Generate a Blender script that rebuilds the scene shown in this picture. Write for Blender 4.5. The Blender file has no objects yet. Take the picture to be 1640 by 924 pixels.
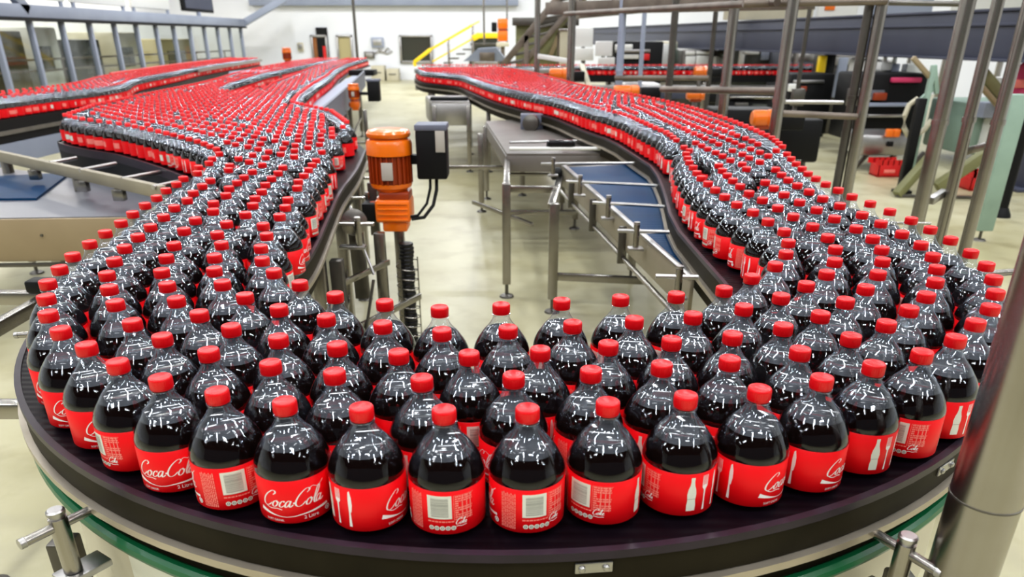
import bpy, bmesh, math, random
import numpy as np
from mathutils import Vector, Matrix
PI = math.pi
scene = bpy.context.scene
COL = scene.collection
R0 = random.Random(7)

# ------------------------------------------------------------------ camera, world, lights, exposure
PITCH = math.radians(24.954)
FPX, CYP, CAMZ = 1181.95, 610.0, 1.75          # focal length and principal row for a 1640 px wide frame
cam_data = bpy.data.cameras.new('camera')
cam = bpy.data.objects.new('camera', cam_data); COL.objects.link(cam)
cam.location = (0, 0, CAMZ); cam.rotation_euler = (PI/2 - PITCH, 0, 0)
cam_data.sensor_width = 36.0; cam_data.lens = 36.0*FPX/1640.0
cam_data.shift_y = (CYP - 462.0)/1640.0
cam_data.clip_start = 0.05; cam_data.clip_end = 200
cam_data.dof.use_dof = True; cam_data.dof.focus_distance = 1.75; cam_data.dof.aperture_fstop = 4.2
scene.camera = cam

world = bpy.data.worlds.new('hall_daylight'); scene.world = world; world.use_nodes = True
bg = world.node_tree.nodes['Background']
bg.inputs[0].default_value = (0.86, 0.93, 1.0, 1); bg.inputs[1].default_value = 0.10
LAMP_W = 114.0
for ix, lx in enumerate((-9.0, -5.4, -1.8, 1.8, 5.4, 9.0)):
    for iy, ly in enumerate((-4.5, -1.0, 2.5, 6.0, 10.0, 14.5, 19.5, 25.0, 31.0)):
        ld = bpy.data.lights.new('strip_lamp', 'AREA'); ld.shape = 'RECTANGLE'
        ld.size = 0.22; ld.size_y = 1.9; ld.energy = LAMP_W*(1.9 if ly > 22 else (1.0 if ly < 0 else .92)); ld.color = (0.96, 0.98, 1.0)
        lo = bpy.data.objects.new('strip_lamp', ld); lo.location = (lx, ly, 6.2); COL.objects.link(lo)
        if (ix+iy) % 2: lo.rotation_euler.z = PI/2
for ly in (19.0, 23.0, 27.0, 31.0):                 # added fill lamps, brightening what shows behind the glazed partition
    ld = bpy.data.lights.new('fill_lamp', 'AREA'); ld.shape = 'RECTANGLE'; ld.size = 1.6; ld.size_y = .3; ld.energy = 200; ld.color = (1.0, .96, .86)
    lo = bpy.data.objects.new('fill_lamp', ld); lo.location = (-13.6, ly, 5.2); COL.objects.link(lo)
vs = scene.view_settings
vs.view_transform = 'Standard'; vs.look = 'None'; vs.gamma = 1.0; vs.use_curve_mapping = False
vs.exposure = 0.0
scene.cycles.max_bounces = 10; scene.cycles.transparent_max_bounces = 24
scene.cycles.glossy_bounces = 4; scene.cycles.diffuse_bounces = 3
scene.cycles.caustics_reflective = False; scene.cycles.caustics_refractive = False

# ------------------------------------------------------------------ measuring helpers (survey of the place from the camera station)
_c, _s = math.cos(PITCH), math.sin(PITCH)
def _ray(u, v):
    x = (u-820.0)/FPX; y = (v-CYP)/FPX
    return Vector((x, _c - y*_s, -y*_c - _s))
def G(u, v, z):                                  # point at height z
    r = _ray(u, v); t = (z-CAMZ)/r.z
    return Vector((r.x*t, r.y*t, z))
def AY(u, v, Y):                                 # point at depth Y
    r = _ray(u, v); t = Y/r.y
    return Vector((r.x*t, Y, CAMZ + r.z*t))

# ------------------------------------------------------------------ materials
def s2l(c):
    return tuple((x/12.92 if x <= .04045 else ((x+.055)/1.055)**2.4) for x in c)
def rgb(r, g, b): return s2l((r/255, g/255, b/255))
MATS = {}
def mat(name, col, rough=.5, metal=0.0, spec=.5, noise=None, bump=None, alpha=None, coat=0.0, emit=None, coords='Object'):
    """noise=(scale, second colour, contrast); bump=(scale, strength)"""
    m = bpy.data.materials.new(name); m.use_nodes = True; nt = m.node_tree
    b = nt.nodes['Principled BSDF']
    b.inputs['Base Color'].default_value = (*col, 1); b.inputs['Roughness'].default_value = rough
    b.inputs['Metallic'].default_value = metal; b.inputs['Specular IOR Level'].default_value = spec
    b.inputs['Coat Weight'].default_value = coat
    if emit: b.inputs['Emission Color'].default_value = (*emit[0], 1); b.inputs['Emission Strength'].default_value = emit[1]
    if noise or bump:
        tc = nt.nodes.new('ShaderNodeTexCoord')
    if noise:
        n = nt.nodes.new('ShaderNodeTexNoise'); n.inputs['Scale'].default_value = noise[0]; n.inputs['Detail'].default_value = 5
        nt.links.new(tc.outputs[coords], n.inputs['Vector'])
        cr = nt.nodes.new('ShaderNodeValToRGB'); k = noise[2]
        cr.color_ramp.elements[0].position = .5-k; cr.color_ramp.elements[1].position = .5+k
        cr.color_ramp.elements[0].color = (*noise[1], 1); cr.color_ramp.elements[1].color = (*col, 1)
        nt.links.new(n.outputs['Fac'], cr.inputs['Fac']); nt.links.new(cr.outputs['Color'], b.inputs['Base Color'])
    if bump:
        n2 = nt.nodes.new('ShaderNodeTexNoise'); n2.inputs['Scale'].default_value = bump[0]; n2.inputs['Detail'].default_value = 3
        nt.links.new(tc.outputs[coords], n2.inputs['Vector'])
        bp = nt.nodes.new('ShaderNodeBump'); bp.inputs['Strength'].default_value = bump[1]; bp.inputs['Distance'].default_value = .01
        nt.links.new(n2.outputs['Fac'], bp.inputs['Height']); nt.links.new(bp.outputs['Normal'], b.inputs['Normal'])
    MATS[name] = m
    return m
M = MATS
mat('cap_red', (.80, .0025, .007), .34, spec=.4)
mat('label_red', (.86, .0015, .006), .45, spec=.3)
mat('print_white', rgb(245, 240, 236), .5)
mat('print_pink', rgb(250, 130, 118), .5)
mat('print_grey', rgb(150, 150, 140), .6)
mat('print_cream', rgb(226, 226, 212), .5)
mat('cola', (.004, .0016, .0014), .06, spec=.30)
mat('steel', (.40, .38, .35), .27, 1.0, noise=(3, (.27, .25, .225), .25))
mat('steel_light', (.52, .51, .50), .34, 1.0, noise=(4, (.36, .35, .34), .25))
mat('steel_dark', (.16, .15, .135), .36, .85, noise=(5, (.09, .083, .072), .3))
mat('rail_olive', (.022, .0175, .009), .5, .0, spec=.05, noise=(6, (.009, .0075, .004), .3))
mat('rail_purple', (.024, .014, .026), .4, spec=.3, noise=(14, (.010, .006, .011), .3))
mat('rod_cream', (.52, .46, .37), .38, .7, noise=(9, (.36, .31, .24), .3))
mat('black', (.004, .004, .0045), .5, spec=.2)
mat('black_gloss', (.005, .005, .006), .25, spec=.35)
mat('green_tube', rgb(10, 92, 52), .28)
mat('panel_cream', rgb(206, 200, 178), .45, noise=(2.5, rgb(188, 180, 154), .3))
mat('panel_tan', rgb(158, 140, 108), .5, noise=(2.0, rgb(136, 118, 88), .3))
mat('table_grey', rgb(132, 134, 142), .36, .5, noise=(2.2, rgb(100, 102, 112), .3))
mat('panel_khaki', rgb(158, 150, 130), .45, .3, noise=(3, rgb(130, 122, 102), .3))
mat('table_warm', rgb(128, 122, 116), .4, .4, noise=(3, rgb(100, 94, 90), .3))
mat('orange', rgb(238, 112, 8), .28, coat=.3)
mat('orange_dark', rgb(150, 52, 10), .35)
mat('grey_label', rgb(176, 170, 160), .5)
mat('blue_grey', rgb(108, 112, 128), .5, noise=(1.5, rgb(92, 95, 110), .3))
mat('beam_navy', rgb(64, 68, 86), .5, noise=(1.2, rgb(52, 55, 72), .3))
mat('column_grey', rgb(150, 158, 178), .5)
mat('beam_grey', rgb(150, 158, 176), .5, noise=(1.5, rgb(132, 140, 160), .3))
mat('wall_white', rgb(240, 242, 246), .7, noise=(.5, rgb(230, 232, 238), .3))
mat('panel_white', rgb(232, 232, 228), .5)
mat('yellow', rgb(246, 206, 20), .4)
mat('mint', rgb(150, 176, 160), .5, noise=(4, rgb(126, 150, 136), .3))
mat('moss', rgb(128, 128, 82), .55, noise=(4, rgb(98, 96, 62), .3))
mat('brown_steel', rgb(136, 124, 112), .45, .5, noise=(4, rgb(84, 74, 66), .3))
mat('crate_red', rgb(214, 20, 22), .45)
mat('interior_olive', rgb(96, 86, 40), .6, noise=(1.1, rgb(52, 50, 34), .3))
mat('interior_amber', rgb(178, 112, 52), .6, noise=(2, rgb(120, 66, 28), .3))
mat('interior_beige', rgb(176, 164, 118), .6)
mat('glass_dark', rgb(62, 64, 56), .12)
mat('ceiling_grey', rgb(44, 47, 54), .9)
mat('lamp_warm', rgb(255, 220, 170), .5, emit=((1, .8, .55), 1.5))
mat('sign_pink', rgb(206, 52, 100), .5)

def floor_material():
    m = bpy.data.materials.new('epoxy_floor'); m.use_nodes = True; nt = m.node_tree; b = nt.nodes['Principled BSDF']
    tc = nt.nodes.new('ShaderNodeTexCoord')
    n1 = nt.nodes.new('ShaderNodeTexNoise'); n1.inputs['Scale'].default_value = .55; n1.inputs['Detail'].default_value = 6; n1.inputs['Roughness'].default_value = .6
    n2 = nt.nodes.new('ShaderNodeTexNoise'); n2.inputs['Scale'].default_value = 3.2; n2.inputs['Detail'].default_value = 8
    for n in (n1, n2): nt.links.new(tc.outputs['Object'], n.inputs['Vector'])
    c1 = nt.nodes.new('ShaderNodeValToRGB'); c1.color_ramp.elements[0].position = .36; c1.color_ramp.elements[1].position = .62
    c1.color_ramp.elements[0].color = (*rgb(170, 163, 124), 1); c1.color_ramp.elements[1].color = (*rgb(194, 189, 157), 1)
    c2 = nt.nodes.new('ShaderNodeValToRGB'); c2.color_ramp.elements[0].position = .30; c2.color_ramp.elements[1].position = .5
    c2.color_ramp.elements[0].color = (.70, .66, .55, 1); c2.color_ramp.elements[1].color = (1, 1, 1, 1)
    mx = nt.nodes.new('ShaderNodeMix'); mx.data_type = 'RGBA'; mx.blend_type = 'MULTIPLY'; mx.inputs[0].default_value = .7
    nt.links.new(n1.outputs['Fac'], c1.inputs['Fac']); nt.links.new(n2.outputs['Fac'], c2.inputs['Fac'])
    nt.links.new(c1.outputs['Color'], mx.inputs[6]); nt.links.new(c2.outputs['Color'], mx.inputs[7])
    nt.links.new(mx.outputs[2], b.inputs['Base Color'])
    mr = nt.nodes.new('ShaderNodeMapRange'); mr.inputs[3].default_value = .24; mr.inputs[4].default_value = .45
    nt.links.new(n1.outputs['Fac'], mr.inputs[0]); nt.links.new(mr.outputs[0], b.inputs['Roughness'])
    MATS['epoxy_floor'] = m
floor_material()

def slat_material(name, col, dark, scale, rough):
    """belt of narrow slats across the run: wave bands plus fine noise"""
    m = bpy.data.materials.new(name); m.use_nodes = True; nt = m.node_tree; b = nt.nodes['Principled BSDF']
    tc = nt.nodes.new('ShaderNodeTexCoord')
    w = nt.nodes.new('ShaderNodeTexWave'); w.bands_direction = 'Y'; w.inputs['Scale'].default_value = scale; w.inputs['Distortion'].default_value = 0
    nt.links.new(tc.outputs['Object'], w.inputs['Vector'])
    n = nt.nodes.new('ShaderNodeTexNoise'); n.inputs['Scale'].default_value = 7; nt.links.new(tc.outputs['Object'], n.inputs['Vector'])
    cr = nt.nodes.new('ShaderNodeValToRGB'); cr.color_ramp.elements[0].color = (*dark, 1); cr.color_ramp.elements[1].color = (*col, 1)
    cr.color_ramp.elements[0].position = .3; cr.color_ramp.elements[1].position = .6
    ad = nt.nodes.new('ShaderNodeMath'); ad.operation = 'MULTIPLY_ADD'; ad.inputs[1].default_value = .35
    nt.links.new(w.outputs['Fac'], ad.inputs[0]); nt.links.new(n.outputs['Fac'], ad.inputs[2])
    nt.links.new(ad.outputs[0], cr.inputs['Fac']); nt.links.new(cr.outputs['Color'], b.inputs['Base Color'])
    bp = nt.nodes.new('ShaderNodeBump'); bp.inputs['Strength'].default_value = .25; bp.inputs['Distance'].default_value = .004
    nt.links.new(w.outputs['Fac'], bp.inputs['Height']); nt.links.new(bp.outputs['Normal'], b.inputs['Normal'])
    b.inputs['Roughness'].default_value = rough; b.inputs['Specular IOR Level'].default_value = .06
    MATS[name] = m
slat_material('belt_black', (.004, .002, .0038), (.002, .0011, .002), 12, .42)
slat_material('belt_blue', rgb(4, 50, 86), rgb(2, 34, 64), 9, .42)

def pet_material(name, haze, boost):
    """thin clear plastic: see-through, sharp surface reflection, a little mist painted on the shoulder in place of highlights"""
    m = bpy.data.materials.new(name); m.use_nodes = True; nt = m.node_tree; L = nt.links.new
    for n in list(nt.nodes): nt.nodes.remove(n)
    out = nt.nodes.new('ShaderNodeOutputMaterial'); mix = nt.nodes.new('ShaderNodeMixShader'); mix2 = nt.nodes.new('ShaderNodeMixShader')
    tr = nt.nodes.new('ShaderNodeBsdfTransparent'); tr.inputs[0].default_value = (.94, .95, .96, 1)
    df = nt.nodes.new('ShaderNodeBsdfGlossy'); df.inputs['Roughness'].default_value = .45; df.inputs['Color'].default_value = (.78, .87, 1, 1)
    gl = nt.nodes.new('ShaderNodeBsdfGlossy'); gl.inputs['Roughness'].default_value = .025; gl.inputs['Color'].default_value = (.80, .88, 1, 1)
    fr = nt.nodes.new('ShaderNodeLayerWeight'); pw = nt.nodes.new('ShaderNodeMath'); pw.operation = 'POWER'; pw.inputs[1].default_value = 4.0
    mu = nt.nodes.new('ShaderNodeMath'); mu.operation = 'MULTIPLY_ADD'; mu.inputs[1].default_value = .8; mu.inputs[2].default_value = .045*boost; mu.use_clamp = True
    L(fr.outputs['Facing'], pw.inputs[0])
    tc = nt.nodes.new('ShaderNodeTexCoord'); n = nt.nodes.new('ShaderNodeTexNoise'); n.inputs['Scale'].default_value = 46; n.inputs['Detail'].default_value = 2
    bp = nt.nodes.new('ShaderNodeBump'); bp.inputs['Strength'].default_value = .15; bp.inputs['Distance'].default_value = .004
    L(tc.outputs['Object'], n.inputs['Vector']); L(n.outputs['Fac'], bp.inputs['Height'])
    for q in (gl, fr): L(bp.outputs['Normal'], q.inputs['Normal'])
    L(pw.outputs[0], mu.inputs[0]); mix2.inputs[0].default_value = haze
    L(tr.outputs[0], mix2.inputs[1]); L(df.outputs[0], mix2.inputs[2])
    L(mu.outputs[0], mix.inputs[0]); L(mix2.outputs[0], mix.inputs[1]); L(gl.outputs[0], mix.inputs[2]); L(mix.outputs[0], out.inputs[0])
    MATS[name] = m
pet_material('clear_plastic', .0, .55); pet_material('hazed_plastic', .055, 1.6)  # second one: whitish haze put in for the bright highlights on the shoulder
def pane_material():
    m = bpy.data.materials.new('window_glass'); m.use_nodes = True; nt = m.node_tree
    for n in list(nt.nodes): nt.nodes.remove(n)
    out = nt.nodes.new('ShaderNodeOutputMaterial'); mix = nt.nodes.new('ShaderNodeMixShader')
    tr = nt.nodes.new('ShaderNodeBsdfTransparent'); tr.inputs[0].default_value = (.9, .92, .9, 1)
    gl = nt.nodes.new('ShaderNodeBsdfGlossy'); gl.inputs['Roughness'].default_value = .05
    mix.inputs[0].default_value = .07
    nt.links.new(tr.outputs[0], mix.inputs[1]); nt.links.new(gl.outputs[0], mix.inputs[2]); nt.links.new(mix.outputs[0], out.inputs[0])
    MATS['window_glass'] = m
pane_material()

# ------------------------------------------------------------------ mesh helpers
class MB:
    def __init__(s): s.v = []; s.f = []; s.m = []; s.mats = []
    def mi(s, name):
        if name not in s.mats: s.mats.append(name)
        return s.mats.index(name)
    def add(s, vs, fs, m):
        o = len(s.v); k = s.mi(m)
        s.v += [tuple(p) for p in vs]
        for f in fs: s.f.append(tuple(i+o for i in f)); s.m.append(k)
        return s
    def box(s, c, size, m, rz=0.0, ch=0.0, mtx=None):
        """box with its twelve edges chamfered by ch"""
        hx, hy, hz = size[0]/2, size[1]/2, size[2]/2
        ch = min(ch, hx*.45, hy*.45, hz*.45)
        bm = bmesh.new(); bmesh.ops.create_cube(bm, size=1.0)
        for v in bm.verts: v.co = Vector((v.co.x*2*hx, v.co.y*2*hy, v.co.z*2*hz))
        if ch > 0: bmesh.ops.bevel(bm, geom=list(bm.edges), offset=ch, segments=2, profile=.5, affect='EDGES')
        T = Matrix.Translation(Vector(c)) @ (mtx if mtx is not None else Matrix.Rotation(rz, 4, 'Z'))
        bm.verts.index_update()
        s.add([T @ v.co for v in bm.verts], [[v.index for v in f.verts] for f in bm.faces], m); bm.free()
        return s
    def tube(s, p, q, r, m, n=14, r2=None, caps=True):
        p, q = Vector(p), Vector(q); d = (q-p).normalized(); r2 = r if r2 is None else r2
        a = d.cross(Vector((0, 0, 1)));
        if a.length < 1e-4: a = Vector((1, 0, 0))
        a.normalize(); b = d.cross(a)
        vs = []
        for (c, rr) in ((p, r), (q, r2)):
            for i in range(n):
                t = 2*PI*i/n; vs.append(c + (a*math.cos(t)+b*math.sin(t))*rr)
        fs = [(i, (i+1) % n, n+(i+1) % n, n+i) for i in range(n)]
        if caps: fs += [tuple(range(n-1, -1, -1)), tuple(range(n, 2*n))]
        return s.add(vs, fs, m)
    def bar(s, p, q, w, h, m, ch=0.004):
        """rectangular bar from p to q, w across, h high"""
        p, q = Vector(p), Vector(q); d = q-p; L = d.length; d.normalize()
        up = Vector((0, 0, 1))
        side = d.cross(up)
        if side.length < 1e-3: side = Vector((1, 0, 0))
        side.normalize(); up2 = side.cross(d)
        mt = Matrix((d, side, up2)).transposed().to_4x4()
        return s.box((p+q)/2, (L, w, h), m, ch=ch, mtx=mt)
    def lathe(s, prof, m, n=32, c=(0, 0, 0), knurl=0.0, closed_top=True, closed_bot=True):
        c = Vector(c); vs = []
        for (r, z) in prof:
            for i in range(n):
                rr = r + (knurl if i % 2 else 0.0)
                t = 2*PI*i/n; vs.append(c+Vector((rr*math.cos(t), rr*math.sin(t), z)))
        fs = []
        for k in range(len(prof)-1):
            for i in range(n): fs.append((k*n+i, k*n+(i+1) % n, (k+1)*n+(i+1) % n, (k+1)*n+i))
        if closed_bot: fs.append(tuple(range(n-1, -1, -1)))
        if closed_top: fs.append(tuple(range((len(prof)-1)*n, len(prof)*n)))
        return s.add(vs, fs, m)
    def alathe(s, prof, m, p, d, n=28):
        """lathe about any axis: prof = (r, distance along d)"""
        d = Vector(d).normalized(); q = Vector((0, 0, 1)).rotation_difference(d).to_matrix().to_4x4()
        t = MB(); t.lathe(prof, m, n); T = Matrix.Translation(Vector(p)) @ q
        return s.add([T @ Vector(v) for v in t.v], t.f, m)
    def sweep(s, path, sect, m, closed=False):
        """sweep a section of (outward, z) points along a plan path; outward is to the right of travel"""
        P = [Vector((p[0], p[1])) for p in path]; N = len(P); k = len(sect); vs = []
        for i in range(N):
            a = P[(i-1) % N] if (closed or i > 0) else P[i]; b = P[(i+1) % N] if (closed or i < N-1) else P[i]
            d = (b-a).normalized(); nrm = Vector((d.y, -d.x))
            for (o, z) in sect: vs.append((P[i].x+nrm.x*o, P[i].y+nrm.y*o, z))
        fs = []
        for i in range(N if closed else N-1):
            j = (i+1) % N
            for t in range(k): fs.append((i*k+t, i*k+(t+1) % k, j*k+(t+1) % k, j*k+t))
        if not closed: fs += [tuple(range(k)), tuple(range((N-1)*k+k-1, (N-1)*k-1, -1))]
        return s.add(vs, fs, m)
    def path3(s, pts, r, m, n=10):
        pts = [Vector(p) for p in pts]; vs = []
        for i, p in enumerate(pts):
            d = (pts[min(i+1, len(pts)-1)]-pts[max(i-1, 0)]).normalized()
            a = d.cross(Vector((0, 0, 1)));
            if a.length < 1e-3: a = Vector((1, 0, 0))
            a.normalize(); b = d.cross(a)
            for k in range(n):
                t = 2*PI*k/n; vs.append(p+(a*math.cos(t)+b*math.sin(t))*r)
        fs = [(i*n+k, i*n+(k+1) % n, (i+1)*n+(k+1) % n, (i+1)*n+k) for i in range(len(pts)-1) for k in range(n)]
        fs += [tuple(range(n-1, -1, -1)), tuple(range((len(pts)-1)*n, len(pts)*n))]
        return s.add(vs, fs, m)
    def prism(s, poly, z0, z1, m):
        n = len(poly); vs = [(p[0], p[1], z0) for p in poly]+[(p[0], p[1], z1) for p in poly]
        fs = [tuple(range(n-1, -1, -1)), tuple(range(n, 2*n))]+[(i, (i+1) % n, n+(i+1) % n, n+i) for i in range(n)]
        return s.add(vs, fs, m)
    def mesh(s, name, smooth=True, angle=35):
        me = bpy.data.meshes.new(name); me.from_pydata(s.v, [], s.f); me.update()
        for k in s.mats: me.materials.append(M[k])
        me.polygons.foreach_set('material_index', s.m)
        bm = bmesh.new(); bm.from_mesh(me); bmesh.ops.recalc_face_normals(bm, faces=bm.faces); bm.to_mesh(me); bm.free()
        if smooth:
            me.polygons.foreach_set('use_smooth', [True]*len(me.polygons)); me.set_sharp_from_angle(angle=math.radians(angle))
        return me
    def obj(s, name, parent=None, loc=None, **kw):
        o = bpy.data.objects.new(name, s.mesh(name, **kw)); COL.objects.link(o)
        if loc is not None: o.location = loc
        if parent is not None:
            o.parent = parent
        return o
def tag(o, label, cat, group=None, kind=None):
    o['label'] = label; o['category'] = cat
    if group: o['group'] = group
    if kind: o['kind'] = kind
    return o
def thing(name, label, cat, loc=(0, 0, 0), rz=0.0, group=None):
    o = bpy.data.objects.new(name, None); COL.objects.link(o); o.location = loc; o.rotation_euler = (0, 0, rz)
    o.empty_display_size = .05
    return tag(o, label, cat, group)
def part(mb, name, root, **kw):
    """mesh written in world coordinates, hung under root without moving it"""
    o = mb.obj(name, **kw); o.parent = root
    w = Matrix.Translation(root_loc(root)) @ Matrix.Rotation(root_rz(root), 4, 'Z')
    o.data.transform(w.inverted())
    return o
def root_loc(r):
    p = Vector(r.location)
    return p if r.parent is None else p + root_loc(r.parent)
def root_rz(r): return r.rotation_euler.z if r.parent is None else r.rotation_euler.z+root_rz(r.parent)
def struct(mb, name, label, **kw):
    o = mb.obj(name, **kw); tag(o, label, name.split('_')[0], kind='structure'); return o
def resample(path, n):
    P = np.array([(p[0], p[1]) for p in path], float); d = np.r_[0, np.cumsum(np.linalg.norm(np.diff(P, axis=0), axis=1))]
    t = np.linspace(0, d[-1], n); return np.c_[np.interp(t, d, P[:, 0]), np.interp(t, d, P[:, 1])]
def smooth_path(path, n):
    """Catmull-Rom through the points, then even spacing"""
    P = [Vector((p[0], p[1])) for p in path]; Q = []
    for i in range(len(P)-1):
        a, b, c, d = P[max(i-1, 0)], P[i], P[i+1], P[min(i+2, len(P)-1)]
        for k in range(8):
            t = k/8; Q.append(.5*((2*b)+(c-a)*t+(2*a-5*b+4*c-d)*t*t+(3*b-a-3*c+d)*t**3))
    Q.append(P[-1]); return resample(Q, n)

# ================================================================== THE HALL
YB = 36.2
b = MB(); b.box((0, 13, -.1), (34, 48, .2), 'epoxy_floor'); struct(b, 'floor', 'glossy cream epoxy factory floor')
b = MB(); b.box((0, YB+.15, 3.3), (34, .3, 6.6), 'wall_white'); struct(b, 'wall_back', 'white back wall of the hall')
b = MB(); b.box((-15.2, 13, 3.3), (.3, 48, 6.6), 'wall_white'); struct(b, 'wall_left', 'white wall behind the glazed partition')
b = MB(); b.box((14.5, 14, 3.3), (.3, 46, 6.6), 'wall_white'); struct(b, 'wall_right', 'pale wall beyond the machines')
b = MB(); b.box((0, 13, 6.7), (34, 48, .2), 'ceiling_grey'); struct(b, 'ceiling', 'dark ceiling above the strip lamps')
# steel beam high on the back wall
a0, a1 = AY(400, 4, YB-.2), AY(830, 4, YB-.2)
b = MB(); b.bar(a0, a1, .3, .24, 'beam_grey'); tag(b.obj('trim_1'), 'grey steel beam running along the top of the white back wall', 'beam', kind='structure')
def wall_opening(name, u0, v0, u1, v1, pane, label, cat, kind='structure', mullion=False):
    p, q = AY(u0, v0, YB), AY(u1, v1, YB); zb = max(q.z, .0); w = q.x-p.x; h = p.z-zb; cx = (p.x+q.x)/2; cz = (p.z+zb)/2
    b = MB(); t = .09
    b.box((cx, YB-.03, p.z-t/2), (w, .14, t), 'steel_light', ch=.01)
    if name.startswith('window'): b.box((cx, YB-.03, zb+t/2), (w, .14, t), 'steel_light', ch=.01)
    for sx in (p.x+t/2, q.x-t/2): b.box((sx, YB-.03, cz), (t, .14, h), 'steel_light', ch=.01)
    o = b.obj(name); tag(o, label, cat, kind=kind)
    g = MB(); g.box((cx, YB-.01, cz), (w-2*t, .03, h-2*t), pane); gp = g.obj('pane'); gp.parent = o
    return o, p, q
wall_opening('window_1', 639, 56, 694, 101, 'glass_dark', 'dark square window in the white back wall beside the yellow stair rail', 'window')
o, p, q = wall_opening('door_1', 497, 56, 531, 130, 'interior_amber', 'doorway in the back wall with an amber interior', 'door')
g = MB(); g.box(((p.x+q.x)/2+.15, YB-.05, 1.2), (.5, .06, 1.9), 'black'); d = g.obj('inner_doorway'); d.parent = o
g = MB(); g.box((q.x-.16, YB-.08, .75), (.13, .07, 1.3), 'crate_red'); d = g.obj('hose_cabinet'); d.parent = o
wall_opening('door_2', 538, 56, 570, 130, 'interior_beige', 'beige door in the back wall next to the tall thin pipe', 'door')
wall_opening('window_2', 755, 58, 800, 102, 'glass_dark', 'dark window in the back wall behind the yellow landing rail', 'window')
b = MB(); p = AY(565, 0, 30); b.tube((p.x, 30, 0), (p.x, 30, 6.5), .055, 'steel_dark')
tag(b.obj('service_pipe'), 'thin grey pipe standing full height in front of the beige back-wall door', 'pipe')
for u, Y, w, lab in ((775, 31, .04, 'thin grey rod hanging above the yellow landing rail'), (812, 31, .035, 'thin grey rod hanging above the tall orange gear unit by the landing')):
    p = AY(u, 30, Y); b = MB(); b.tube((p.x, Y, 1.5), (p.x, Y, 6.5), w, 'steel')
    b.box((p.x, Y, 6.45), (.25, .25, .1), 'steel_dark', ch=.01)
    tag(b.obj('hanger_rod'), lab, 'rod')
# small fittings on the back wall
def on_wall(name, u, v, w, h, m, label, cat, d=.12):
    p = AY(u, v, YB); b = MB(); b.box((p.x, YB-d/2, p.z), (w, d, h), m, ch=.015)
    b.box((p.x, YB-d-.01, p.z), (w*.7, .02, h*.6), 'steel_light', ch=.004)
    return tag(b.obj(name), label, cat)
on_wall('control_unit', 605, 68, .55, .40, 'column_grey', 'small grey control panel on the white back wall', 'panel')
on_wall('junction_box', 592, 88, .45, .28, 'steel_dark', 'dark junction box on the back wall below the control panel', 'box')
on_wall('wall_socket', 482, 75, .25, .35, 'panel_cream', 'pale socket box on the back wall left of the amber doorway', 'box')
b = MB(); pts = [AY(u, v, YB-.06) for u, v in ((596, 88), (606, 82), (614, 84), (621, 77), (628, 82), (620, 86), (612, 82), (606, 78))]
b.path3(pts, .03, 'steel'); tag(b.obj('wall_cable'), 'looped grey cable on the back wall right of the junction box', 'cable')
for i, (u0, u1, hh, lab) in enumerate(((596, 618, .62, 'low beige cabinet standing against the back wall, the left of two'), (620, 640, .5, 'low beige cabinet standing against the back wall, the right of two'))):
    p, q = AY(u0, 125, YB-.6), AY(u1, 125, YB-.6); t = thing('low_cabinet', lab, 'cabinet', ((p.x+q.x)/2, YB-.5, 0))
    b = MB(); b.box(((p.x+q.x)/2, YB-.5, hh/2), (q.x-p.x-.04, .7, hh), 'panel_cream', ch=.02); part(b, 'body', t)
    b = MB(); b.box(((p.x+q.x)/2, YB-.86, hh*.55), (.3, .04, .04), 'steel_dark', ch=.01); part(b, 'handle', t)

# ---- glazed partition on the left: posts, panes, beam, deck
XP = -11.4
root = None
posts = [18.0+1.36*i for i in range(13)]
def mull(y, w, mt, lab, extra=None):
    b = MB(); b.bar((XP, y, 0), (XP, y, 2.12), w, .11, mt, ch=.015); b.box((XP, y, .04), (.26, .26, .08), mt, ch=.01)
    return tag(b.obj('partition_post'), lab, 'post', 'posts of the glazed partition on the left')
ORD = ['first', 'second', 'third', 'fourth', 'fifth', 'sixth', 'seventh', 'eighth', 'ninth', 'tenth', 'eleventh', 'twelfth', 'thirteenth', 'fourteenth', 'fifteenth', 'sixteenth', 'seventeenth', 'eighteenth', 'nineteenth', 'twentieth']
def ordinal(n):
    if n <= 20: return ORD[n-1]
    t = {2: 'twenty', 3: 'thirty', 4: 'forty', 5: 'fifty', 6: 'sixty'}[n//10]
    return t[:-1]+'ieth' if n % 10 == 0 else t+'-'+ORD[n % 10-1]
for i, y in enumerate(posts):
    mull(y, .13, 'column_grey', 'pale grey post of the left glazed partition, %s from its near end' % ordinal(i+1))
for i, y in enumerate(posts[:-1]):
    b = MB(); b.box((XP-.02, y+.68, 1.05), (.02, 1.30, 2.08), 'window_glass'); o = b.obj('window_%d' % (i+3)); tag(o, 'glass pane of the left partition, %s from its near end' % ordinal(i+1), 'window', kind='structure')
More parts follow.
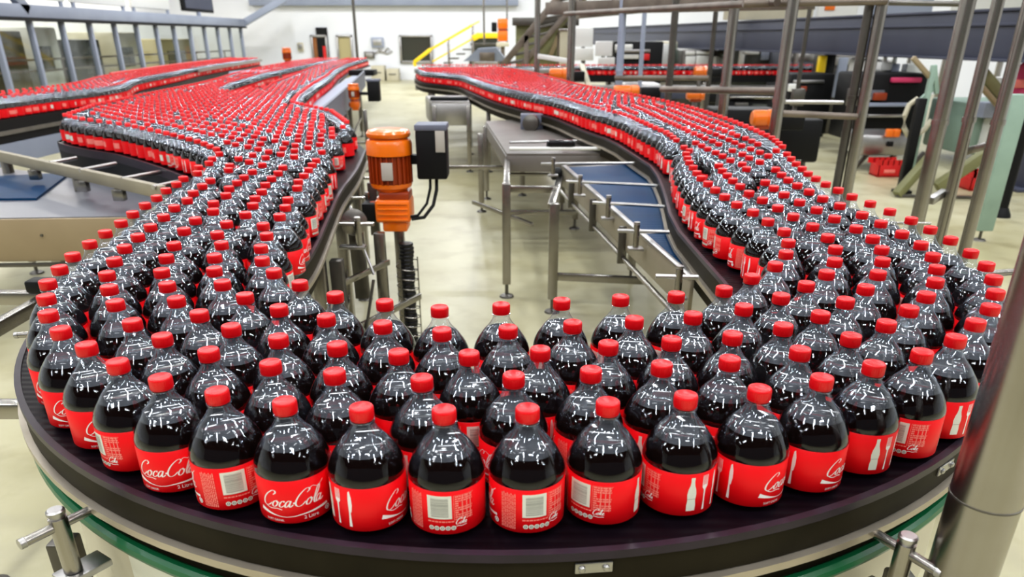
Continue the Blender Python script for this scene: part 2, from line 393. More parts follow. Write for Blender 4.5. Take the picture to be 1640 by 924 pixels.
# things seen through the partition
for i, (y0, y1, z1, m, lab) in enumerate(((17.5, 20.6, 1.9, 'interior_olive', 'olive machine cabinet behind the nearest panes of the left partition'),
                                         (21.0, 22.2, 2.0, 'panel_white', 'white machine cabinet behind the second post of the left partition'),
                                         (22.4, 24.4, 1.7, 'glass_dark', 'dark machine cabinet behind the middle panes of the left partition'),
                                         (25.4, 27.0, 1.9, 'panel_cream', 'cream machine cabinet behind the left partition, beyond the dark one'),
                                         (28.5, 31.5, 1.7, 'interior_beige', 'beige machine cabinet behind the far panes of the left partition'))):
    t = thing('machine_cabinet', lab, 'machine', (-13.2, (y0+y1)/2, 0))
    b = MB(); b.box((-13.2, (y0+y1)/2, z1/2+.05), (1.6, y1-y0, z1-.1), m, ch=.04); part(b, 'body', t)
    b = MB(); b.box((-12.38, (y0+y1)/2-.2, z1*.62), (.05, (y1-y0)*.5, z1*.3), 'glass_dark', ch=.01); part(b, 'window', t)
    b = MB(); b.box((-13.2, (y0+y1)/2, .05), (1.4, y1-y0-.2, .1), 'black'); part(b, 'plinth', t)
b = MB(); b.bar((XP-.35, 14, 1.25), (XP-.35, 34, 1.25), .04, .05, 'brown_steel'); b.bar((XP-.35, 14, 1.0), (XP-.35, 34, 1.0), .04, .05, 'brown_steel')
for y in range(15, 35, 3): b.tube((XP-.35, y, 0), (XP-.35, y, 1.27), .025, 'brown_steel')
tag(b.obj('guard_rail'), 'low brown double guard rail behind the glazed partition', 'rail')
# overhead deck above the partition
t = thing('overhead_walkway', 'grey overhead walkway deck with a dark underside above the left partition', 'walkway', (XP, 24, 2.12))
b = MB(); b.bar((XP+.1, 14.5, 2.31), (XP+.1, 34.6, 2.31), .16, .28, 'beam_grey', ch=.01); part(b, 'edge_beam', t)
b = MB(); b.box((XP-.55, 24.5, 2.22), (1.1, 21, .10), 'black'); part(b, 'deck', t)
b = MB(); b.bar((XP+.12, 14.5, 2.13), (XP+.12, 34.6, 2.13), .16, .07, 'black', ch=0); part(b, 'lower_flange', t)
pA = Vector((XP+.1, 34.6, 2.31)); pB = AY(456, -2, 34.8)
b = MB(); b.bar(pA, pB, .3, .26, 'beam_grey', ch=.01); part(b, 'raking_end_beam', t)
pA = Vector((XP+.1, 19.2, 2.31)); pB = Vector((XP+.1, 18.1, 3.3))
b = MB(); b.bar(pA, pB, .16, .25, 'beam_grey', ch=.01); part(b, 'raking_near_beam', t)
for i, (y0, y1, m, lab) in enumerate(((18.8, 21.8, 'panel_white', 'white panel above the left walkway, the nearest of three'),
                                      (22.1, 25.2, 'panel_white', 'white panel above the left walkway, the middle of three'),
                                      (25.6, 28.4, 'panel_white', 'white panel above the left walkway, the farthest of three, left of the dark screen'))):
    b = MB(); b.box((XP-.4, (y0+y1)/2, 3.15), (.1, y1-y0, 1.1), m, ch=.02)
    for yy in (y0+.15, y1-.15): b.box((XP-.4, yy, 2.45), (.08, .1, .36), 'beam_grey', ch=.01)
    tag(b.obj('cladding_board'), lab, 'panel', 'white panels above the walkway')
t = thing('display_screen', 'dark navy screen mounted above the far end of the left walkway', 'screen', (XP-.2, 30.5, 2.27))
b = MB(); b.box((XP-.2, 30.5, 3.2), (.12, 2.9, 1.2), 'black', ch=.03); part(b, 'housing', t)
b = MB(); b.box((XP-.125, 30.5, 3.2), (.02, 2.6, 1.0), 'beam_navy'); part(b, 'screen', t)
b = MB(); b.box((XP-.2, 30.5, 2.44), (.1, .2, .36), 'beam_grey', ch=.01); part(b, 'stand', t)
b = MB(); b.box((XP-.55, 16.2, 3.0), (.9, 3.6, 1.3), 'black', ch=.05); b.box((XP-.55, 16.2, 2.31), (.7, 3.0, .08), 'steel_dark')
tag(b.obj('duct_housing'), 'black duct housing on the near end of the left walkway', 'duct')

# ---- big navy beam on the right with its columns
def beam_pt(Y): return 6.483+(Y-10.3)*(3.497-6.483)/(33.8-10.3)
t = thing('gantry_beam', 'long dark navy beam crossing behind the steel posts on the right', 'beam', (beam_pt(20), 20, 1.45))
b = MB(); b.bar((beam_pt(7.0), 7.0, 1.76), (beam_pt(34), 34, 1.79), .35, .60, 'beam_navy', ch=.015); part(b, 'web', t)
b = MB()
for z in (1.48, 2.07, 1.90): b.bar((beam_pt(7.0)-.19, 7.0, z), (beam_pt(34)-.19, 34, z+.02), .06, .035, 'beam_navy', ch=.004)
part(b, 'flange', t)
for i, (y, w, m) in enumerate(((9.6, .34, 'beam_navy'), (21.5, .42, 'column_grey'), (27.0, .42, 'column_grey'))):
    x = beam_pt(y); b = MB(); b.bar((x, y, 0), (x, y, 1.46), w, w, m, ch=.02); b.box((x, y, .02), (w+.25, w+.25, .04), m, ch=.005)
    b.box((x, y, 1.43), (w+.14, w+.14, .03), m, ch=.005)
    part(b, 'column', t)

# ================================================================== CONVEYORS
ZB = 1.0
CX, CY = -.019, 2.397
RO, RI = 1.436, .742
def ro(a):                                        # the outer rail is drawn in a little at both sides of the bend
    c, s = math.cos(math.radians(a)), math.sin(math.radians(a))
    return 1.437 - (.048 if c < 0 else .030)*c*c
def arc(r, a0, a1, n, d=0.0): return [(CX+(r if r else ro(a)+d)*math.cos(math.radians(a)), CY+(r if r else ro(a)+d)*math.sin(math.radians(a))) for a in np.linspace(a0, a1, n)]
L_OUT = [(-1.645, 4.06), (-1.575, 3.6), (-1.50, 3.1), (-1.44, 2.7), (CX-ro(180), CY)]
L_IN = [(-1.08, 5.6), (-.98, 4.75), (-.93, 4.04), (-.865, 3.5), (-.80, 3.0), (-.77, 2.7), (CX-RI, CY)]
R_OUT = [(CX+ro(0), CY), (1.385, 2.7), (1.375, 2.97), (1.385, 3.2), (1.425, 3.5), (1.485, 3.8), (1.565, 4.14), (1.66, 4.69), (1.69, 5.39), (1.68, 6.02), (1.63, 6.95), (1.47, 7.95), (1.28, 8.9), (.97, 10.2), (.73, 11.8), (.51, 13.4), (.21, 15.0), (-.3, 16.7)]
R_IN = [(CX+RI, CY), (.725, 2.6), (.72, 2.83), (.725, 3.24), (.775, 3.68), (.82, 3.97), (.85, 4.26), (.90, 4.85), (.86, 5.39), (.80, 6.17), (.63, 6.9), (.42, 8.0), (.12, 8.87), (-.25, 10.1), (-.66, 12.05), (-.95, 13.3), (-1.62, 14.5), (-1.95, 16.0)]
L_OUT, L_IN, R_OUT, R_IN = (smooth_path(p, 40) for p in (L_OUT, L_IN, R_OUT, R_IN))
BEND_O, BEND_I = np.array(arc(0, 180, 360, 73)), np.array(arc(RI, 180, 360, 73))
OUT_PATH = np.vstack([L_OUT[:-1], BEND_O, R_OUT[1:]])
IN_PATH = np.vstack([L_IN[:-1], BEND_I, R_IN[1:]])
def strip(b, A, B, z0, z1, m):
    n = len(A); vs = [(p[0], p[1], z1) for p in A]+[(p[0], p[1], z1) for p in B]+[(p[0], p[1], z0) for p in A]+[(p[0], p[1], z0) for p in B]
    fs = []
    for i in range(n-1):
        fs += [(i, i+1, n+i+1, n+i), (2*n+i, 3*n+i, 3*n+i+1, 2*n+i+1), (i, 2*n+i, 2*n+i+1, i+1), (n+i, n+i+1, 3*n+i+1, 3*n+i)]
    fs += [(0, n, 3*n, 2*n), (n-1, 3*n-1, 4*n-1, 2*n-1)]
    return b.add(vs, fs, m)
def rect(o0, o1, z0, z1): return [(o0, z0), (o1, z0), (o1, z1), (o0, z1)]
def circ(o, z, r, n=10): return [(o+r*math.cos(2*PI*k/n), z+r*math.sin(2*PI*k/n)) for k in range(n)]
main = thing('bottle_conveyor', 'curved black bottle conveyor with olive side walls sweeping round the front bend', 'conveyor', (CX, CY, 0))
b = MB(); strip(b, L_IN, L_OUT, ZB-.03, ZB, 'belt_black'); strip(b, BEND_I, BEND_O, ZB-.03, ZB-.0004, 'belt_black'); strip(b, R_IN, R_OUT, ZB-.03, ZB, 'belt_black')
part(b, 'belt', main)
# path runs counter-clockwise seen from above, so the right of travel is outward
# section z runs: purple lip, olive wall, cream rod, dark recess, green tube, cream panel
ip = IN_PATH[::-1]
for nm, pth in (('outer_side_wall', OUT_PATH), ('inner_side_wall', ip)):
    b = MB(); b.sweep(pth, rect(0, .014, ZB-.012, ZB+.004), 'rail_purple'); b.sweep(pth, rect(.0, .010, ZB-.070, ZB-.012), 'rail_olive'); part(b, nm, main)
for nm, pth in (('outer_wear_strip', OUT_PATH), ('inner_wear_strip', ip)):
    b = MB(); b.sweep(pth, rect(.004, .024, ZB-.088, ZB-.072), 'rod_cream'); part(b, nm, main)
b = MB(); b.sweep(OUT_PATH, rect(-.03, -.008, ZB-.16, ZB-.088), 'rail_olive'); b.sweep(ip, rect(-.03, -.008, ZB-.16, ZB-.088), 'rail_olive'); part(b, 'lower_frame', main)
b = MB(); b.sweep(BEND_O, circ(.003, ZB-.148, .015), 'green_tube'); part(b, 'green_return_tube', main)
b = MB(); b.sweep(arc(0, 186, 354, 60, -.035), rect(-.02, 0, ZB-.52, ZB-.155), 'panel_cream'); b.sweep(arc(0, 236, 252, 12, -.031), rect(-.004, .004, ZB-.50, ZB-.20), 'print_cream'); part(b, 'front_panel', main)
# rail clamps: post with a knob, rod through it, foot bracket
def clamp(px, py, dx, dy, name='rail_clamp', rodin=.10, rodout=.07, z=ZB-.085, root=main, leg=True):
    d = Vector((dx, dy, 0)).normalized(); p = Vector((px, py, 0)); s_ = Vector((-d.y, d.x, 0))
    b = MB(); q = p+d*rodin
    b.tube((q.x, q.y, z-.105), (q.x, q.y, z+.018), .0165, 'steel', 18); b.alathe([(.0125, 0), (.0125, .006), (.0165, .008), (.0165, .015), (.013, .018)], 'steel_light', (q.x, q.y, z+.018), (0, 0, 1), 18)
    e = p+d*(rodin+rodout)
    b.tube((p.x-d.x*.01, p.y-d.y*.01, z+.0), (e.x, e.y, z-.0), .0095, 'steel', 14)
    b.alathe([(.0105, 0), (.0105, .010)], 'steel_light', (e.x, e.y, z), d, 14)
    o = part(b, name, root)
    f = MB(); f.bar((p.x-d.x*.0, p.y-d.y*.0, z-.115), (q.x+d.x*.03, q.y+d.y*.03, z-.115), .055, .016, 'steel_light', ch=.004); f2 = part(f, 'foot_bracket', root); 
    return o
for a in (236.2, 298.6, 190, 346, 326):
    r = ro(a)+.018; x, y = CX+r*math.cos(math.radians(a)), CY+r*math.sin(math.radians(a))
    clamp(x, y, math.cos(math.radians(a)), math.sin(math.radians(a)), rodin=.062, rodout=.062)
for i in (6, 14, 22):
    p = L_OUT[i]; clamp(p[0]-.02, p[1], -1, 0)
for i in (5, 11, 17, 22):
    p = R_OUT[i]; clamp(p[0]+.02, p[1], 1, .1)
for i in (8, 16, 24):
    p = L_IN[i]; clamp(p[0]+.02, p[1], 1, 0)
# two bolted joint plates on the outer wall
for a in (276, 308, 160):
    b = MB(); r = ro(a)+.011; aa = math.radians(a); x, y = CX+r*math.cos(aa), CY+r*math.sin(aa)
    b.box((x, y, ZB-.028), (.006, .062, .020), 'steel_light', rz=aa, ch=.002)
    for k in (-.02, .02):
        b.alathe([(.006, 0), (.006, .006), (.004, .008)], 'steel_light', (x-k*math.sin(aa), y+k*math.cos(aa), ZB-.028), (math.cos(aa), math.sin(aa), 0), 10)
    part(b, 'joint_plate', main)
# legs
def leg(x, y, z1, root, w=.06, foot=True, m='steel', z0=0.0):
    b = MB(); b.bar((x, y, z0+.10), (x, y, z1), w, w, m, ch=.006); b.tube((x, y, z0+.02), (x, y, z0+.12), .013, 'steel_dark', 10)
    b.alathe([(.055, 0), (.05, .012), (.02, .025)], 'steel_dark', (x, y, z0), (0, 0, 1), 16)
    return part(b, 'leg', root)
for a in (231, 302):
    aa = math.radians(a); leg(CX+(ro(a)+.045)*math.cos(aa), CY+(ro(a)+.045)*math.sin(aa), ZB-.20, main, w=.05, m='steel_dark')
for a in (205, 252, 288, 335):
    aa = math.radians(a); leg(CX+(ro(a)-.12)*math.cos(aa), CY+(ro(a)-.12)*math.sin(aa), ZB-.16, main)
for a in (215, 270, 325):
    aa = math.radians(a); leg(CX+(RI+.08)*math.cos(aa), CY+(RI+.08)*math.sin(aa), ZB-.16, main)
for i in (5, 16, 28, 36):
    leg(L_OUT[i][0]+.09, L_OUT[i][1], ZB-.16, main); leg(L_IN[i][0]-.05, L_IN[i][1], ZB-.16, main)
for i in (4, 9, 14, 19, 24, 29, 34):
    leg(R_OUT[i][0]-.09, R_OUT[i][1], ZB-.16, main); leg(R_IN[i][0]+.09, R_IN[i][1], ZB-.16, main)
# cross ties between legs on the inside of the left run
b = MB()
for z in (.45, .30):
    b.bar((L_OUT[28][0]+.09, L_OUT[28][1], z), (L_IN[28][0]-.05, L_IN[28][1], z), .03, .03, 'steel'); b.bar((L_IN[16][0]-.05, L_IN[16][1], z), (L_IN[28][0]-.05, L_IN[28][1], z), .03, .03, 'steel')
part(b, 'cross_tie', main)

# ---- wide collecting table and the two strands behind it (left)
F_EDGE = [(-3.50, 6.12), (-3.32, 5.92), (-3.06, 5.70), (-2.72, 5.45), (-2.23, 4.95), (-1.80, 4.45), (-1.60, 4.15)]
A_LEFT = [(-3.50, 6.12), (-3.74, 7.0), (-3.88, 8.0), (-4.0, 9.05), (-4.13, 10.4), (-4.35, 11.8), (-4.72, 13.6), (-5.18, 16.6), (-5.6, 20.5), (-5.75, 24.0)]
A_RIGHT = [(-3.48, 9.4), (-3.89, 10.9), (-4.33, 13.87), (-4.66, 17.5), (-4.95, 20.5), (-5.2, 24.0)]
B_LEFT = [(-3.0, 9.2), (-3.2, 10.6), (-3.55, 12.9), (-4.1, 16.5), (-4.55, 20.5), (-4.85, 24.0)]
B_RIGHT = [(-1.10, 4.95), (-1.19, 5.6), (-1.50, 6.5), (-2.08, 7.42), (-2.34, 8.73), (-2.62, 10.4), (-2.96, 12.71), (-3.4, 15.2), (-3.95, 19.0), (-4.35, 24.0)]
def off(path, d):                                 # move a plan path sideways (right of travel positive)
    P = np.array(path, float); T = np.gradient(P, axis=0); T /= np.linalg.norm(T, axis=1)[:, None]
    return P + np.c_[T[:, 1], -T[:, 0]]*d
acc = thing('collecting_table', 'wide black collecting table feeding the left run, packed with bottles', 'conveyor', (-2.6, 6.5, 0))
F2 = off(F_EDGE, -.09) if False else off(F_EDGE, .09); AL2 = off(A_LEFT, -.09); BR2 = off(B_RIGHT, .12)
deckpoly = [tuple(p) for p in F2]+[(-.98, 4.75)]+[tuple(p) for p in BR2[1:]]+[tuple(p) for p in AL2[::-1][:-1]]
b = MB(); b.prism(deckpoly, ZB-.03, ZB-.001, 'belt_black'); part(b, 'belt', acc)
b = MB(); pth = smooth_path(F2[::1], 40)
b.sweep(pth, rect(0, .012, ZB-.05, ZB+.006), 'rail_purple'); b.sweep(pth, rect(0, .01, ZB-.16, ZB-.05), 'black'); b.sweep(pth, rect(.002, .02, ZB-.175, ZB-.16), 'steel')
part(b, 'front_side_wall', acc)
b = MB(); pth = smooth_path(AL2[::-1], 60); b.sweep(pth, rect(0, .012, ZB-.14, ZB+.006), 'black'); part(b, 'left_side_wall', acc)
# grey side rail with the empty lane beside the right strand
rail = [(-1.83, 7.0), (-2.07, 8.9), (-2.4, 11.4), (-2.78, 14.2), (-3.2, 17.2)]
b = MB(); pth = smooth_path(rail, 40)
b.sweep(pth, rect(0, .03, ZB-.20, ZB+.10), 'blue_grey'); part(b, 'right_side_rail', acc)
b = MB(); deck = [tuple(p) for p in pth]+[(-3.45, 17.2), (-3.1, 14.2), (-2.7, 11.4), (-2.45, 9.3), (-2.2, 7.6), (-2.0, 7.2)]
b.prism(deck, ZB-.06, ZB+.0, 'column_grey'); part(b, 'empty_lane', acc)
b = MB(); b.box((-3.28, 17.6, ZB+.05), (.55, .5, .12), 'black', ch=.02); part(b, 'end_cover', acc)
for x, y in ((-3.2, 6.3), (-2.2, 5.3), (-1.2, 5.9), (-3.7, 8.5), (-1.95, 8.2), (-2.45, 11.8), (-2.9, 15.0), (-4.4, 13), (-5.2, 18), (-3.5, 12), (-4.4, 18)): leg(x, y, ZB-.06, acc, w=.07)
b = MB()
for (x, y, x2, y2) in ((-1.95, 8.2, -2.45, 11.8), (-2.45, 11.8, -2.9, 15.0), (-1.2, 5.9, -1.95, 8.2)): b.bar((x, y, .35), (x2, y2, .35), .03, .04, 'steel')
part(b, 'cross_tie', acc)

# ---- far-left line
FLF = [(-5.2, 6.2), (-5.18, 7.9), (-5.17, 8.7), (-5.10, 9.6), (-5.22, 10.6), (-5.75, 12.1), (-6.2, 14.6), (-6.75, 17.5), (-7.6, 24.0)]
FLB = [(-5.75, 6.2), (-5.68, 7.9), (-5.70, 8.9), (-5.72, 9.8), (-5.9, 10.9), (-6.45, 12.6), (-6.95, 15.2), (-7.45, 18.0), (-8.25, 24.0)]
fl = thing('side_conveyor', 'black conveyor along the left with a pale grey side frame, bottles packed behind its rail', 'conveyor', (-5.5, 9, 0))
fo, fb = smooth_path(off(FLF, .09), 60), smooth_path(off(FLB, -.09), 60)
b = MB(); strip(b, fb, fo, ZB-.04, ZB, 'belt_black'); part(b, 'belt', fl)
b = MB(); b.sweep(fo, rect(0, .012, ZB-.10, ZB+.004), 'black'); b.sweep(fb[::-1], rect(0, .012, ZB-.10, ZB+.004), 'black'); part(b, 'side_wall', fl)
b = MB(); b.sweep(fo, rect(-.02, .02, ZB-.14, ZB-.10), 'steel_light'); b.sweep(fo, rect(-.03, .0, ZB-.22, ZB-.14), 'black'); b.sweep(fo[:36], rect(-.03, .015, ZB-.42, ZB-.22), 'beam_grey'); part(b, 'side_frame', fl)
b = MB(); b.sweep(fb[::-1][:36], circ(.03, ZB+.20, .018), 'crate_red'); part(b, 'red_guide_rail', fl)
b = MB(); b.sweep(fo[34:], rect(.03, .05, ZB+.10, ZB+.17), 'steel_light'); part(b, 'far_guide_rail', fl)
for i in (4, 14, 22, 30, 40, 50):
    leg(fo[i][0]-.06, fo[i][1], ZB-.1, fl, w=.08, m='beam_grey'); leg(fb[i][0]+.06, fb[i][1], ZB-.1, fl, w=.08, m='beam_grey')
b = MB(); b.box((-4.75, 14.6, ZB-.03), (.75, 1.2, .30), 'black', ch=.03); b.box((-4.75, 14.6, ZB+.16), (.55, .9, .08), 'column_grey', ch=.02)
for x in (-5.0, -4.5): b.bar((x, 14.6, 0), (x, 14.6, ZB-.17), .07, .07, 'steel_dark')
tag(b.obj('drive_cover'), 'black drive cover between the far-left line and the packed table', 'cover')

# ---- far cross line (behind the right sweep)
XC0, XC1, YC = -2.1, 7.8, 17.45
cl = thing('cross_conveyor', 'conveyor line of bottles crossing behind the right sweep below the navy beam', 'conveyor', (3, YC, 0))
b = MB(); b.box(((XC0+XC1)/2, YC+.22, ZB-.02), (XC1-XC0, .72, .04), 'belt_black'); part(b, 'belt', cl)
b = MB(); b.box(((XC0+XC1)/2, YC-.15, ZB-.06), (XC1-XC0, .02, .14), 'black'); b.box(((XC0+XC1)/2, YC+.59, ZB-.06), (XC1-XC0, .02, .14), 'black'); part(b, 'side_wall', cl)
b = MB(); b.bar((XC0, YC-.2, ZB-.24), (XC1, YC-.2, ZB-.24), .06, .10, 'steel_light'); b.bar((1.2, YC-.2, ZB-.40), (XC1, YC-.2, ZB-.40), .05, .14, 'beam_navy'); part(b, 'side_frame', cl)
b = MB(); b.bar((XC0, YC-.24, ZB+.10), (1.35, YC-.24, ZB+.10), .03, .09, 'steel_light')
for x in (-1.9, -.9, .2, 1.2): b.bar((x, YC-.22, ZB-.1), (x, YC-.22, ZB+.1), .03, .03, 'steel')
part(b, 'guide_rail', cl)
for x in (-1.8, .2, 2.2, 4.2, 6.2, 7.6):
    leg(x, YC-.1, ZB-.06, cl, w=.08); leg(x, YC+.5, ZB-.06, cl, w=.08)

# ================================================================== BOTTLES
BR = .065                                                            # body radius; lower shapes are in metres from the belt up
RL = .0640
def shell_mesh():
    b = MB()
    low = [(.046, .002), (.056, .004), (.0615, .010), (.0628, .014), (.0628, .093), (.0645, .097), (.0640, .104), (.0612, .114), (.0570, .124), (.0520, .133), (.0475, .1395)]
    top = [(.0475, .1395), (.0455, .1425), (.0435, .1455), (.0385, .1525), (.0320, .1595), (.0258, .167), (.0212, .175), (.0182, .182), (.0172, .186), (.0205, .1868), (.0205, .1888), (.0165, .1895), (.0165, .193)]
    b.lathe(low, 'clear_plastic', 40, closed_top=False); b.lathe(top, 'hazed_plastic', 40, closed_top=False, closed_bot=False)
    return b.mesh('soda_bottle', angle=60)
def drink_mesh():
    b = MB()
    b.lathe([(.040, .004), (.055, .0055), (.0603, .011), (.0618, .015), (.0618, .093), (.0636, .0975), (.0631, .104), (.0603, .114), (.0561, .124), (.0511, .133), (.0467, .1395),
             (.0446, .1425), (.0426, .1455), (.0385, .1512), (.0372, .1516), (.0362, .1512)], 'cola', 40)
    return b.mesh('drink', angle=50)
def cap_mesh():
    b = MB()
    b.lathe([(.0178, .1895), (.0192, .190), (.0194, .1915)], 'cap_red', 56, closed_top=False)
    b.lathe([(.0188, .1917), (.0193, .1925), (.0193, .2075)], 'cap_red', 72, knurl=.0006, closed_top=False, closed_bot=True)
    b.lathe([(.0196, .2075), (.0194, .2095), (.0184, .2112), (.0165, .2118), (.0160, .2114)], 'cap_red', 40, closed_bot=False)
    return b.mesh('cap', angle=40)

# ---- label artwork, laid out in degrees round the bottle and metres up it
Z0L, Z1L = .0125, .0945
class Print:
    def __init__(s, mb): s.b = mb
    def P(s, x, y, lift=.0003):                   # x metres round, y metres above the label foot
        a = x/RL; r = RL+lift; return (r*math.cos(a), r*math.sin(a), Z0L+y)
    def poly(s, pts, m, lift=.0003): s.b.add([s.P(x, y, lift) for x, y in pts], [tuple(range(len(pts)))], m)
    def rect(s, x0, y0, x1, y1, m, lift=.0003):
        n = max(1, int(abs(x1-x0)/.006)+0)
        for k in range(n):
            a, c = x0+(x1-x0)*k/n, x0+(x1-x0)*(k+1)/n; s.poly([(a, y0), (c, y0), (c, y1), (a, y1)], m, lift)
    def ribbon(s, pts, widths, m, lift=.0004):
        P = [Vector(p) for p in pts]; vs = []
        for i, p in enumerate(P):
            d = (P[min(i+1, len(P)-1)]-P[max(i-1, 0)])
            if d.length < 1e-9: d = Vector((1, 0))
            d.normalize(); n = Vector((-d.y, d.x))*widths[i]/2
            vs += [s.P(*(p+n), lift), s.P(*(p-n), lift)]
        s.b.add(vs, [(2*i, 2*i+1, 2*i+3, 2*i+2) for i in range(len(P)-1)], m)
    def stroke(s, pts, sc, ox, oy, m, w0=.10, w1=.30, slant=.42):
        """pen stroke through control points: broad on the down strokes"""
        P = [Vector((x+slant*y*.55, y)) for x, y in pts]; Q = []
        for i in range(len(P)-1):
            a, b_, c, d = P[max(i-1, 0)], P[i], P[i+1], P[min(i+2, len(P)-1)]
            for k in range(6):
                t = k/6; Q.append(.5*((2*b_)+(c-a)*t+(2*a-5*b_+4*c-d)*t*t+(3*b_-a-3*c+d)*t**3))
        Q.append(P[-1]); W = []
        for i in range(len(Q)):
            d = Q[min(i+1, len(Q)-1)]-Q[max(i-1, 0)]
            if d.length < 1e-9: W.append(w0*sc); continue
            d.normalize(); k = abs(d.y)*.92; e = min(1, i/3, (len(Q)-1-i)/3)
            W.append(sc*(w0+(w1*k*k)*(.35+.65*e)))
        s.ribbon([(ox+q.x*sc, oy+q.y*sc) for q in Q], W, m)
    def disc(s, x, y, r, m, n=10, lift=.0004): s.poly([(x+r*math.cos(2*PI*k/n), y+r*math.sin(2*PI*k/n)) for k in range(n)], m, lift)
    def ring(s, x, y, r0, r1, m, n=12, lift=.0004):
        for k in range(n):
            a, c = 2*PI*k/n, 2*PI*(k+1)/n
            s.poly([(x+r0*math.cos(a), y+r0*math.sin(a)), (x+r1*math.cos(a), y+r1*math.sin(a)), (x+r1*math.cos(c), y+r1*math.sin(c)), (x+r0*math.cos(c), y+r0*math.sin(c))], m, lift)
def text_polys(body, size):
    cu = bpy.data.curves.new('lettering', 'FONT'); cu.body = body; cu.size = size; cu.resolution_u = 2
    o = bpy.data.objects.new('lettering', cu); COL.objects.link(o)
    dg = bpy.context.evaluated_depsgraph_get(); me = o.evaluated_get(dg).to_mesh()
    vs = [(v.co.x, v.co.y) for v in me.vertices]; fs = [tuple(p.vertices) for p in me.polygons]
    o.evaluated_get(dg).to_mesh_clear(); bpy.data.objects.remove(o); bpy.data.curves.remove(cu)
    return vs, fs
C1 = [(2.25, 2.75), (2.65, 3.15), (2.45, 3.6), (1.85, 3.55), (1.0, 2.7), (.45, 1.55), (.45, .55), (1.0, .08), (1.7, .35), (2.2, .95)]
O1 = [(3.0, 1.5), (2.55, 1.25), (2.3, .7), (2.4, .2), (2.75, .1), (3.15, .5), (3.25, 1.1), (3.0, 1.5), (3.15, 1.15), (3.6, 1.2)]
CC = [(4.25, 1.15), (4.2, 1.45), (3.85, 1.35), (3.5, .8), (3.55, .25), (3.9, .1), (4.4, .5)]
A1 = [(5.15, 1.3), (4.85, 1.48), (4.45, 1.1), (4.3, .5), (4.45, .1), (4.8, .3), (5.15, .95), (5.3, 1.45)]
A2 = [(5.3, 1.45), (5.12, .7), (5.18, .15), (5.45, .2), (5.8, .6)]
L1 = [(9.1, .6), (9.7, 1.7), (10.1, 2.9), (10.02, 3.5), (9.72, 3.2), (9.4, 1.9), (9.28, .7), (9.45, .12), (9.9, .45)]
SW = [(8.15, 3.3), (8.7, 3.75), (9.3, 3.55), (9.9, 3.35), (10.5, 3.75), (11.0, 4.3)]
